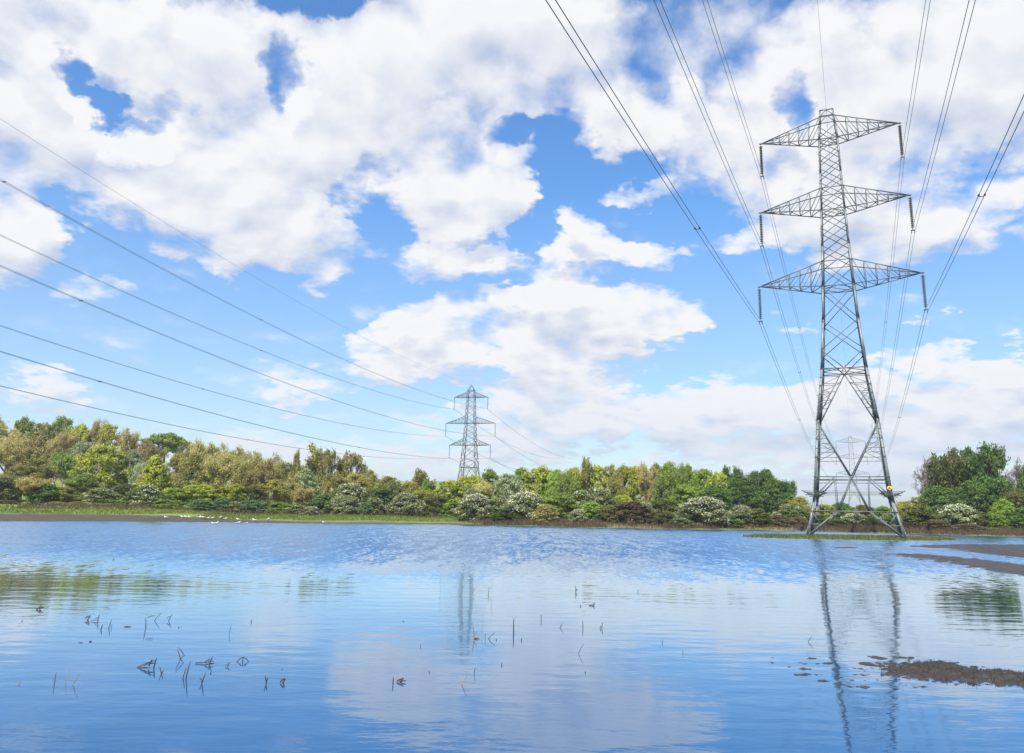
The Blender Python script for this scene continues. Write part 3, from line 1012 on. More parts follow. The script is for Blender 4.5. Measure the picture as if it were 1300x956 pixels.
t_(1290, 622, 44, 14, 'half0', 'thin dark tree near the right edge above the reeds')
t_(1214, 638, 46, 8, 'haw2', 'white hawthorn in front of the dark right hand clump')
t_(1243, 648, 42, 8, 'bush_olive', 'low olive bush right of the white hawthorn in the right clump')
t_(1273, 631, 28, 10, 'green2', 'fresh green small tree in the right of the dark clump')
t_(1258, 650, 26, 7, 'bush_green', 'low green bush left below the fresh green small tree')
t_(1296, 642, 30, 8, 'bush_dark', 'dark green bush at the right edge by the reeds')
t_(1190, 660, 34, 4, 'bush_rust', 'low rusty scrub at the water under the dark round tree')
t_(1228, 664, 40, 4, 'bush_rust', 'low rusty scrub at the water below the white hawthorn of the right clump')
t_(1148, 634, 34, 22, 'olive1', 'olive tree just behind and right of the right pylon leg')
t_(1150, 662, 30, 5, 'bush_rust', 'low rusty scrub directly behind the right pylon leg')


used_proto = {}


def plant(x, top, w, D, key, label, rz=None):
    e = PROTO[key]
    X, Y, Ztop = at_depth(x, top, D)
    zb = float(land(X, Y))
    H = max(Ztop - zb, 0.6)
    W = w / F_PX * D * 1.12
    if key not in used_proto:
        r = empty(e['name'])
        for part in ('trunk', 'crown', 'blossom'):
            if part in e:
                link(part, e[part], r)
        used_proto[key] = r
    else:
        r = copy_tree(used_proto[key])
    r.location = (X, Y, zb - 0.05)
    r.rotation_euler = (0, 0, random.uniform(0, 6.28) if rz is None else rz)
    r.scale = (W / 9.6, W / 9.6, H / 10.2)
    cat = 'bush' if ('bush' in e['name']) else 'tree'
    grp = 'flowering hawthorns along the far bank' if 'haw' in e['name'] else ('bushes along the far bank' if cat == 'bush' else 'trees on the far bank')
    tag(r, label, cat, grp)
    return r


for row in T:
    plant(*row)

# ------------------------------------------------------------------ pylons


def lerp(a, b, s):
    return np.array(a) + (np.array(b) - np.array(a)) * s


def make_pylon(spec, name, thick=1.0, signs=True, detail=True):
    """lattice pylon; spec: levels [(z, halfwidth)...] and arms"""
    root = empty(name)
    zs = np.array([l[0] for l in spec['hw']])
    hs = np.array([l[1] for l in spec['hw']])

    def hw(z):
        return float(np.interp(z, zs, hs))

    def corner(i, z):
        sx, sy = ((-1, -1), (1, -1), (1, 1), (-1, 1))[i]
        return np.array((sx * hw(z), sy * hw(z), z))

    wl, wb, wt = spec['wleg'] * thick, spec['wbrace'] * thick, spec['wthin'] * thick
    # legs
    for i in range(4):
        sx, sy = ((-1, -1), (1, -1), (1, 1), (-1, 1))[i]
        mb = MB()
        for a, b in zip(zs[:-1], zs[1:]):
            f = 1.0 if b <= spec['waist'] + .1 else (0.85 if b < zs[-1] * .72 else 0.62)
            mb.angle(corner(i, a), corner(i, b), wl * f, 0.03 * max(thick, 1), (-sx, 0, 0), (0, -sy, 0))
            if detail:   # splice plates at the joints
                mb.bar(lerp(corner(i, a), corner(i, b), .0) + (0, 0, .0), lerp(corner(i, a), corner(i, b), min(1, 1.0 / max(b - a, 1))), wl * f * 1.12, wl * .16, up=(1, 0, 0))
        if detail:       # step bolts
            z = 3.0
            while z < zs[-1] - 1 and i in (0, 2):
                c = corner(i, z)
                mb.bar(c, c + np.array((sx * .17, 0, 0)), 0.022)
                z += 0.38
        # concrete stub
        mb.bar(corner(i, zs[0]) + (0, 0, -0.6), corner(i, zs[0]) + (0, 0, 0.12), wl * 1.5)
        mb.build('leg', M['steel_leg'], root)
    # bracing faces
    mb = MB()
    faces = ((0, 1), (1, 2), (2, 3), (3, 0))

    def fp(fc, s, z):  # point on a face: s in 0..1 across
        return lerp(corner(fc[0], z), corner(fc[1], z), s)

    pan = spec['panels']
    for fi, fc in enumerate(faces):
        for a, b in zip(pan[:-1], pan[1:]):
            w = wb if b < pan[len(pan) // 2] else wb * 0.85
            mb.bar(fp(fc, 0, a), fp(fc, 1, b), w, w * 0.7)
            mb.bar(fp(fc, 1, a) * 0.995, fp(fc, 0, b) * 0.995, w, w * 0.7)
        for z in spec['belts']:
            mb.bar(fp(fc, 0, z), fp(fc, 1, z), wb * .9, wb * 0.7)
        zw, zv, za, zk, zl, zf = spec['base']   # waist, V start above it, leg node, centre node, low belt, foot
        mid = lambda z: fp(fc, .5, z)
        for s in (0, 1):
            mb.bar(fp(fc, s, zv), mid(zw), wb)
            mb.bar(mid(zw), fp(fc, s, za), wb)
            mb.bar(fp(fc, s, za), mid(zk), wb)
            q = 0.31 if s == 0 else 0.69
            mb.bar(mid(zk), fp(fc, q, zl), wb)
            mb.bar(fp(fc, q, zl), fp(fc, s, zf), wb * 1.1)
            q2 = 0.27 if s == 0 else 0.73
            mb.bar(fp(fc, q2, zk), fp(fc, q, zl), wb * .8)
            mb.bar(fp(fc, q2, zk), fp(fc, s, zk - 2.1), wt)
            # short lattice between the leg and its diagonal, above and below the leg node
            for (p0, p1, q0, q1, n, flip) in ((fp(fc, s, zw), fp(fc, s, za), mid(zw), fp(fc, s, za), 6, 0), (fp(fc, s, za), fp(fc, s, zk), fp(fc, s, za), mid(zk), 6, 1)):
                for k in range(1, n):
                    A, B = lerp(p0, p1, k / n), lerp(q0, q1, k / n)
                    if flip == 0 and k < 2 and False:
                        continue
                    lim = np.linalg.norm(A - B)
                    if flip and k > 4:
                        continue
                    mb.bar(A, B, wt * .8)
                    k2 = k - 1 if flip else k + 1
                    if 0 < k2 < n:
                        src = B if k % 2 else A
                        dst = lerp(p0, p1, k2 / n) if k % 2 else lerp(q0, q1, k2 / n)
                        mb.bar(src, dst, wt * .7)
            mb.bar(fp(fc, s, zk * .62 + zf * .38), fp(fc, q2, zk), wt)
            mb.bar(fp(fc, s, (zl + zf) / 2), lerp(fp(fc, q, zl), fp(fc, s, zf), .5), wt)
            mb.bar(fp(fc, s, zl), lerp(fp(fc, q, zl), fp(fc, s, zf), .5), wt)
        mb.bar(fp(fc, 0, zk), fp(fc, 1, zk), wb)
        mb.bar(fp(fc, 0, zk - .38), fp(fc, 1, zk - .38), wt)
        mb.bar(fp(fc, 0, zl), fp(fc, 1, zl), wb)
        mb.bar(fp(fc, 0, zw), fp(fc, 1, zw), wb)
    # plan bracing at the waist and in the arm levels
    for z in [spec['waist']] + [a[0] for a in spec['arms']]:
        m_ = [fp(fc, .5, z) for fc in faces]
        for k in range(4):
            mb.bar(m_[k], m_[(k + 1) % 4], wt)
        mb.bar(corner(0, z), corner(2, z), wt * .8)
    zt = zs[-1]
    mb.build('lattice_bracing', M['steel'], root)
    # peak
    mb = MB()
    top = zt
    for k in range(4):
        mb.bar(corner(k, top), corner((k + 1) % 4, top), wb)
    if spec['peak'] > 0.05:
        for k in range(4):
            mb.bar(corner(k, top), (0, 0, top + spec['peak']), wb)
    z1 = spec['arms'][0][1]
    for fc in faces:
        mb.bar(fp(fc, 0, z1), fp(fc, .5, top), wt)
        mb.bar(fp(fc, 1, z1), fp(fc, .5, top), wt)
    mb.bar((0, 0, top + spec['peak']), (0, 0, top + spec['peak'] + .3), .08 * thick)
    mb.build('peak', M['steel'], root)
    hang = []
    for (zl_, zu, L, dz, ins) in spec['arms']:
        for s in (-1, 1):
            mb = MB()
            tip = np.array((s * L, 0, zl_ + dz))
            hl, hu = hw(zl_), hw(zu)
            lo = [np.array((s * hl, -hl, zl_)), np.array((s * hl, hl, zl_))]
            hi = [np.array((s * hu, -hu, zu)), np.array((s * hu, hu, zu))]
            for A in lo + hi:
                mb.bar(A, tip, wb * .95)
            n = spec['armn']
            for k in range(1, n):
                f = 1 - (1 - k / n) ** 1.05
                g = 1 - (1 - (k + 1) / n) ** 1.05
                L0, L1 = lerp(lo[0], tip, f), lerp(lo[1], tip, f)
                U0, U1 = lerp(hi[0], tip, f), lerp(hi[1], tip, f)
                mb.bar(L0, L1, wt * .8)
                if k < n - 1:
                    mb.bar(U0, L0, wt * .8)
                    mb.bar(U1, L1, wt * .8)
                    mb.bar(U0, U1, wt * .7)
                mb.bar(L0 if k % 2 else L1, lerp(lo[1] if k % 2 else lo[0], tip, min(g, 1)), wt * .8)
                if k < n - 1:
                    mb.bar(U0, lerp(lo[0], tip, g), wt * .8)
                    mb.bar(U1, lerp(lo[1], tip, g), wt * .8)
            mb.bar(lo[0], lerp(lo[1], tip, 1 / n), wt)
            mb.bar(hi[0], lerp(lo[0], tip, 1 / n), wt)
            mb.bar(hi[1], lerp(lo[1], tip, 1 / n), wt)
            mb.bar(tip - (s * .1, 0, 0), tip + (s * .22, 0, 0), wb * 1.4)
            mb.build('cross_arm', M['steel'], root)
            # insulator string
            mi = MB()
            z = tip[2] - 0.30
            bx = tip[0] + s * .08
            nd = spec['discs']
            pitch = (ins - .75) / nd
            mi.tube([(bx, 0, z), (bx, 0, z - nd * pitch)], 0.035 * thick, 5)
            for k in range(nd):
                zz = z - k * pitch
                rr = spec['discr']
                mi.lathe((bx, 0, zz), [(0.03, 0), (rr * .55, -.02), (rr, -pitch * .42), (rr * .9, -pitch * .55), (rr * .35, -pitch * .5), (.03, -pitch * .8)], 10)
            so = mi.build('insulator_string', M['insulator'], root, smooth=False)
            mf = MB()
            ms = MB()
            ms.tube([(bx, 0, tip[2] + .05), (bx, 0, z + .02)], 0.03 * thick, 4)
            zb = tip[2] - ins
            mf.tube([(bx, 0, z - nd * pitch), (bx, 0, zb + .2)], 0.03 * thick, 4)
            mf.bar((bx - .2, 0, zb + .2), (bx + .2, 0, zb + .2), .06 * thick, .12)
            for q in (-1, 1):
                mf.bar((bx + q * .15, 0, zb + .2), (bx + q * .15, 0, zb - .04), .05 * thick)
                mf.bar((bx + q * .15, -.25, zb - .02), (bx + q * .15, .25, zb - .02), .07 * thick)
                # arcing horns
                ms.tube([(bx, 0, z), (bx + q * .2, 0, z - .02), (bx + q * .28, 0, z - .2)], .012 * thick, 3)
            ms.build('shackle', M['fitting'], so)
            mf.build('yoke', M['fitting'], so)
            hang.append((bx, 0, zb))
    if signs:
        # barbed wire climbing guards round every leg
        zg = spec['guard']
        for i in range(4):
            sx, sy = ((-1, -1), (1, -1), (1, 1), (-1, 1))[i]
            g = MB()
            c = corner(i, zg)
            for dz, r in ((0, 0.55), (.12, .8), (.26, 1.0), (-.12, .7)):
                pts = [c + np.array((sx * r, sy * r, dz)), c + np.array((-sx * r, sy * r, dz)), c + np.array((-sx * r, -sy * r, dz)), c + np.array((sx * r, -sy * r, dz)), c + np.array((sx * r, sy * r, dz))]
                for A, B in zip(pts[:-1], pts[1:]):
                    g.bar(A, B, .03)
                    for k in range(12):
                        p = lerp(A, B, (k + .5) / 12)
                        g.bar(p + (-.03, 0, -.04), p + (.03, 0, .04), .012)
            for (qx, qy) in ((1, 1), (-1, 1), (-1, -1), (1, -1)):
                g.bar(c + (0, 0, -.2), c + np.array((qx * 1.05, qy * 1.05, .3)), .06)
            g.build('climbing_guard', M['steel'], root)
        # horizontal guard wires between the legs
        g = MB()
        for fc in faces:
            for dz in (0, .14, .28):
                g.bar(fp(fc, 0, zg + dz), fp(fc, 1, zg + dz), .022)
                for k in range(40):
                    p = fp(fc, (k + .5) / 40, zg + dz)
                    g.bar(p + (-.03, 0, -.04), p + (.03, 0, .04), .012)
        g.build('barbed_wire', M['steel'], root)
        # warning sign: yellow disc-cornered plate with a black bolt-and-figure symbol
        sg = MB()
        y0 = -hw(4.6) - .10
        cx, cz = hw(4.6) - .25, 4.9
        an = np.arange(8) * math.pi / 4 + math.pi / 8
        r = .21
        v = [(cx + r * math.cos(a), y0, cz + r * math.sin(a)) for a in an] + [(cx + r * math.cos(a), y0 + .02, cz + r * math.sin(a)) for a in an]
        me = bpy.data.meshes.new('sign')
        me.from_pydata([tuple(map(float, q)) for q in v], [], [tuple(range(8)), tuple(range(15, 7, -1))] + [(i, i + 8, (i + 1) % 8 + 8, (i + 1) % 8) for i in range(8)])
        me.materials.append(M['yellow'])
        s_o = link('warning_sign', me, root)
        sb = MB()
        tri = [(cx - .13, cz - .10), (cx + .13, cz - .10), (cx, cz + .14)]
        for a, b in zip(tri, tri[1:] + tri[:1]):
            sb.bar((a[0], y0 - .012, a[1]), (b[0], y0 - .012, b[1]), .02, .04)
        sb.bar((cx, y0 - .012, cz + .07), (cx, y0 - .012, cz - .06), .02, .03)
        sb.build('symbol', M['black'], s_o)
        pb = MB()
        x0 = -hw(3.0) + .95
        pb.bar((x0 - .21, -hw(3.0) + .02, 2.92), (x0 + .21, -hw(3.0) + .02, 2.92), .03, .44)
        pb.bar((x0, -hw(3.0) + .06, 3.7), (x0, -hw(3.0) + .06, 2.6), .03, .03)
        pb.build('number_plate', M['black'], root)
    return root, hang


# big pylon: heights above the water
WZ = 2.25
SPEC_A = dict(hw=[(0, 4.57), (3.6, 3.72), (12.0 - .2, 2.83 + .10), (17.26, 2.27), (22.6, 1.83), (26.39, 1.657), (31, 1.43), (35.17, 1.273), (39.5, 1.13), (43.65, 1.034), (45.4, 0.90), (47.25, 0.72)],
              waist=17.26, wleg=0.25, wbrace=0.10, wthin=0.07,
              panels=[19.3, 22.6, 26.39, 28.0 + 1.2, 31.2, 33.2, 35.17, 36.9, 38.6, 40.3, 42.0, 43.65, 45.4], belts=[26.39, 29.2, 35.17, 37.75, 43.65, 46.4],
              base=(17.26, 19.3, 11.8, 6.0, 2.6, 0.0), arms=[(43.65, 46.4, 7.27, .965, 4.0 + .25), (35.17, 37.75, 7.66, .965, 4.2), (26.39, 29.2, 8.2, .965, 4.2)], armn=6,
              peak=0.0, discs=17, discr=0.19, guard=4.3)
YAW_A = -0.40
pyl, hangA = make_pylon(SPEC_A, 'electricity_pylon')
pyl.location = (35.49, 84.47, 0)
pyl.rotation_euler = (0, 0, YAW_A)
tag(pyl, 'big grey lattice electricity pylon standing in the flood water on the right', 'pylon', 'electricity pylons')

# far pylon of the same line
SPEC_A2 = dict(SPEC_A)
SPEC_A2.update(discs=12)
far, hangA2 = make_pylon(SPEC_A2, 'electricity_pylon', thick=0.85, signs=False, detail=False)
FX, FY = 35.49 + .389 * 318, 84.47 + .921 * 318
FZ = CAMZ + (at_depth(1080, 553.5, FY)[2] - CAMZ) - 47.4 * .86
far.location = (FX, FY, FZ)
far.scale = (.86, .86, .86)
far.rotation_euler = (0, 0, YAW_A)
tag(far, 'faint far pylon seen through the legs of the big pylon', 'pylon', 'electricity pylons')

# pylon of the other line
D2 = 312.0
SPEC_B = dict(hw=[(0, 4.9), (6, 4.0), (12, 3.2), (20, 2.2), (26, 1.75), (34, 1.45), (42.5, 1.15), (45, 0.95), (47.2, 0.7)],
              waist=18.0, wleg=0.3, wbrace=0.14, wthin=0.09,
              panels=[20.0, 23, 26.0, 28.7, 31.4, 34.0, 36.6, 39.2, 42.5, 45], belts=[26, 34, 42.5],
              base=(18.0, 20.0, 12.5, 6.0, 2.6, 0.0), arms=[(44.9, 47.0, 6.64, 0.0, 4.6), (34.85, 37.4, 9.8, 0.0, 5.0), (26.3, 28.6, 8.06, 0.0, 4.8)], armn=6,
              peak=2.2, discs=14, discr=0.2, guard=4.0)
x2, y2_, z2 = at_depth(598.6, 489, D2)
cz = [at_depth(xx, yy, D2)[2] for xx, yy in ((598.2, 504.5), (597.2, 537.4), (596.3, 565.2))]
base2 = z2 - 50.0
SPEC_B['arms'] = [(cz[0] - base2, cz[0] - base2 + 2.1, 6.64, 0.0, 4.6), (cz[1] - base2, cz[1] - base2 + 2.6, 9.8, 0.0, 5.0), (cz[2] - base2, cz[2] - base2 + 2.4, 8.06, 0.0, 4.8)]
topb = 47.4
SPEC_B['hw'] = [(0, 5.2), (6, 4.5), (12, 3.8), (18, 3.1), (22, 2.75), (cz[2] - base2, 2.35), (cz[1] - base2, 1.9), (cz[0] - base2, 1.5), (topb + .4, 1.25)]
SPEC_B['panels'] = [20.0, 22.0, cz[2] - base2] + list(np.linspace(cz[2] - base2, cz[1] - base2, 5)[1:]) + list(np.linspace(cz[1] - base2, cz[0] - base2, 5)[1:]) + [topb + .4]
SPEC_B['belts'] = [a[0] for a in SPEC_B['arms']]
YAW_B = -math.radians(11.8)
pb_, hangB = make_pylon(SPEC_B, 'electricity_pylon', thick=1.1, signs=False, detail=False)
pb_.location = (x2, y2_, base2)
pb_.rotation_euler = (0, 0, YAW_B)
tag(pb_, 'distant pylon rising behind the trees in the middle, widest at its middle arms', 'pylon', 'electricity pylons')


# ------------------------------------------------------------------ overhead lines
def span(start, az, s1, s2, smax, rad, twin, label, spacers=(), mat=None, n=70):
    """sagging conductor(s) from start along azimuth az: z = z0 + s1 s + s2 s^2"""
    start = np.array(start)
    d = np.array((math.sin(az), math.cos(az), 0))
    side = np.array((math.cos(az), -math.sin(az), 0))
    s = np.linspace(0, smax, n) if smax < 150 else np.concatenate([np.linspace(0, 120, 40), np.linspace(120, smax, 45)[1:]])
    P = start[None] + d[None] * s[:, None]
    P[:, 2] += s1 * s + s2 * s * s
    root = empty('overhead_line', tuple(start))
    o0 = np.array(start)
    for q in ((-1, 1) if twin else (0,)):
        mb = MB()
        mb.tube(P + side[None] * q * 0.155 - o0[None], rad, 5)
        mb.build('conductor', M['cable'], root)
    for ss in spacers:
        c = start + d * ss
        c[2] += s1 * ss + s2 * ss * ss
        c = c - o0
        mb = MB()
        mb.tube([c - side * .2, c - side * .12 - (0, 0, .07), c + side * .12 - (0, 0, .07), c + side * .2], .035, 5)
        for q in (-1, 1):
            mb.bar(c + side * q * .155 - d * .12, c + side * q * .155 + d * .12, .09)
        mb.build('spacer', M['fitting'], root)
    tag(root, label, 'power line', 'overhead power lines')
    return root


def world(o, p):
    ca, sa = math.cos(o.rotation_euler[2]), math.sin(o.rotation_euler[2])
    k = o.scale[0]
    x, y, z = p[0] * k, p[1] * k, p[2] * k
    return (o.location[0] + x * ca - y * sa, o.location[1] + x * sa + y * ca, o.location[2] + z)


nmA = ['top left', 'top right', 'middle left', 'middle right', 'lowest left', 'lowest right']
spB = [(48, 110), (72, 130), (62, 120), (72, 130), (48, 110), (75, 140)]
for k, h in enumerate(hangA):
    w = world(pyl, h)
    hf = world(far, hangA2[k])
    span(w, 3.5432, -.0661, .0001805, 340, .021, True, 'cable pair running up overhead from the %s arm of the big pylon' % nmA[k],
         {0: (), 1: (), 2: (66,), 3: (66,), 4: (40,), 5: (40,)}[k])
    Ls = math.hypot(hf[0] - w[0], hf[1] - w[1])
    az = math.atan2(hf[0] - w[0], hf[1] - w[1])
    s2 = .00022
    s1 = (hf[2] - w[2]) / Ls - s2 * Ls
    span(w, az, s1, s2, Ls, .021, True, 'cable pair dropping away behind the big pylon from its %s arm' % nmA[k], (60, 125, 190))
wtop = world(pyl, (0, 0, 47.55))
span(wtop, 3.5432, -.055, .00015, 340, .014, False, 'single thin earth wire running up overhead from the tip of the big pylon')
ft = world(far, (0, 0, 47.55))
Ls = math.hypot(ft[0] - wtop[0], ft[1] - wtop[1])
span(wtop, math.atan2(ft[0] - wtop[0], ft[1] - wtop[1]), (ft[2] - wtop[2]) / Ls - .0002 * Ls, .0002, Ls, .014, False, 'single thin earth wire dropping away behind the tip of the big pylon')

nmB = ['left top', 'right top', 'left middle', 'right middle', 'left lowest', 'right lowest']
AZB = math.radians(-168.2)
for k, h in enumerate(hangB):
    w = world(pb_, h)
    span(w, AZB, -.0862, .000308, 282, .024, True, 'cable pair sagging left across the sky from the distant pylon\'s %s arm' % nmB[k],
         {0: (150,), 1: (175, 232), 2: (165,), 3: (150, 222), 4: (150,), 5: (130, 215)}[k])
    span(w, AZB + math.pi, -.075, .00025, 300, .03, True, 'faint cable pair falling away rightwards from the distant pylon\'s %s arm' % nmB[k])
wt_ = world(pb_, (0, 0, topb + 2.9))
span(wt_, AZB, -.0862 + .012, .000275, 282, .018, False, 'single thin earth wire sagging left across the sky from the tip of the distant pylon')
span(wt_, AZB + math.pi, -.07, .00024, 300, .016, False, 'single thin earth wire falling away rightwards from the tip of the distant pylon')


# ------------------------------------------------------------------ gulls
def gull(name='gull'):
    rs = np.random.default_rng(1)
    r = empty(name)
    # body: one lofted surface from tail to bill base
    sec = [(-.24, .17, .012, .010), (-.17, .175, .035, .028), (-.08, .185, .068, .062), (.02, .19, .078, .075), (.10, .205, .066, .070), (.145, .245, .042, .048),
           (.165, .285, .036, .038), (.185, .305, .034, .034), (.21, .30, .022, .022), (.222, .297, .008, .008)]
    k = 10
    vs, fs = [], []
    for (x, z, ry, rz) in sec:
        for a in np.arange(k) * 2 * math.pi / k:
            vs.append((x, ry * math.cos(a), z + rz * math.sin(a)))
    for i in range(len(sec) - 1):
        for j in range(k):
            fs.append((i * k + j, i * k + (j + 1) % k, (i + 1) * k + (j + 1) % k, (i + 1) * k + j))
    b = link('body', mesh_np('gull_body', vs, fs, [M['white']], True), r)
    w = MB()
    for s in (-1, 1):
        sec2 = [(.09, .05, .215, .02), (.02, .078, .205, .045), (-.10, .07, .20, .04), (-.22, .035, .195, .022), (-.31, .012, .19, .006)]
        vv = []
        for (x, y, z, h) in sec2:
            vv += [(x, s * y, z + h), (x, s * (y + .012), z), (x, s * y, z - h * .8)]
        ff = []
        for i in range(4):
            for j in range(2):
                q = (i * 3 + j, i * 3 + j + 1, i * 3 + j + 4, i * 3 + j + 3)
                ff.append(q if s > 0 else q[::-1])
        w.add(vv, ff)
    w.build('wings', M['grey_feather'], r, True)
    q = MB()
    q.tube([(.215, 0, .298), (.245, 0, .294), (.262, 0, .286)], [.010, .008, .003], 5)
    q.build('bill', M['bill'], r)
    l = MB()
    for s in (-1, 1):
        l.tube([(.0, s * .025, .13), (.005, s * .027, .06), (.0, s * .028, .0)], .006, 4)
        l.bar((-.005, s * .028, .004), (.04, s * .028, .004), .03, .006)
    l.build('legs', M['bill'], r)
    e = MB()
    for s in (-1, 1):
        e.lathe((.195, s * .028, .308), [(.001, -.006), (.006, 0), (.001, .006)], 5)
    e.build('eyes', M['black'], r)
    return r


GULLS = [(210.5, 659.2, 'gull standing alone on the mud, the first of the flock from the left', 1.15), (231, 658.2, 'gull on the mud, left one of a close three', 1), (235.6, 658.3, 'gull on the mud, middle one of a close three', 1),
         (240, 658.5, 'gull on the mud, right one of a close three', 1), (252, 658.3, 'left gull of a touching pair in the middle of the flock', 1), (254.2, 659.2, 'right gull of a touching pair in the middle of the flock', 1),
         (258, 659.2, 'gull just right of the touching pair on the mud', 1), (264, 659.6, 'pale gull leaning forward on the mud', 1), (269.3, 659.7, 'gull on the mud above two gulls that stand in the water', 1),
         (279.5, 659.6, 'upright gull between two gaps in the flock on the mud', 1.05), (286, 660.4, 'low white gull at the right end of the flock on dry mud', 1), (302, 661.6, 'gull on the mud edge above another wading gull', 1.05),
         (322.5, 662.9, 'tall thin upright gull at the water edge', 1.25), (340, 662.2, 'large white gull standing at the water edge right of the tall one', 1.25),
         (270.5, 666.2, 'darker gull wading in the shallows', .95), (274.6, 665.8, 'white gull wading beside the darker one', 1.05), (302, 666.0, 'white gull wading below another gull', 1.2),
         (312.5, 665.6, 'small gull wading alone left of the tall upright one', .8), (411, 664.6, 'lone small gull far right of the flock at the water edge', .9)]
g0 = None
for i, (x, y, lab, s) in enumerate(GULLS):
    # stand on the bank or in the water, whichever that line of sight meets first
    r_ = ray(x, y)
    X, Y = ground(x, y)
    z = 0.0
    for k in range(4000):
        d = 55 + k * 0.02
        px_, pz = r_[0] / r_[1] * d, CAMZ + r_[2] / r_[1] * d
        lz = max(float(land(px_, d)), 0.0) if k % 5 == 0 else 1e-9 - 1
        if k % 5 == 0 and pz <= lz:
            X, Y, z = px_, d, lz
            break
    o = gull() if g0 is None else copy_tree(g0)
    g0 = g0 or o
    o.location = (X, Y, z - (0.05 if z < 0.02 else 0.0))
    o.rotation_euler = (0, 0, random.choice([0.2, 3.0, -0.4, 2.6, 1.2]) + random.uniform(-.3, .3))
    o.scale = (s * 1.15,) * 3
    tag(o, lab, 'bird', 'gulls resting at the far water edge')


# ------------------------------------------------------------------ dead stalks in the near water
def stalk(x, y, hpx, lean, label, kind='stick', extra=None, rad=1.0, bend=0.0):
    """x, y = photo position where it leaves the water; hpx height in photo px; lean = sideways px at the tip"""
    X, Y = ground(x, y)
    D = Y
    h = hpx * D / F_PX
    lx = lean * D / F_PX
    r0 = 0.45 * D / F_PX * rad * random.uniform(0.8, 1.15)
    root_name = 'reed_stalk' if kind == 'reed' else 'dead_stalk'
    mb = MB()
    rs = np.random.default_rng(int(x * 7 + y))
    ly = rs.normal(0, .3) * h * .4
    mb.tube([(-lx * .15, -ly * .1, -0.12), (0, 0, 0), (lx * (.5 + bend), ly * .5, h * .55), (lx * .8, ly, h * .8), (lx, ly * 1.1, h)], [r0 * 1.2, r0 * 1.1, r0, r0 * .75, r0 * .4], 5)
    if extra:
        for (ax, ah, bx, bh) in extra:
            a = np.array((ax * D / F_PX, 0, ah * D / F_PX))
            b = np.array((bx * D / F_PX, rs.normal(0, .02), bh * D / F_PX))
            mb.tube([a, (a + b) / 2 + (0, .01, .01), b], [r0, r0 * .9, r0 * .6], 5)
    o = mb.build(root_name, M['reed' if kind == 'reed' else 'stick'], None)
    o.location = (X, Y, 0)
    tag(o, label, 'reed' if kind == 'reed' else 'stick', 'dead stalks standing in the near water')
    return o


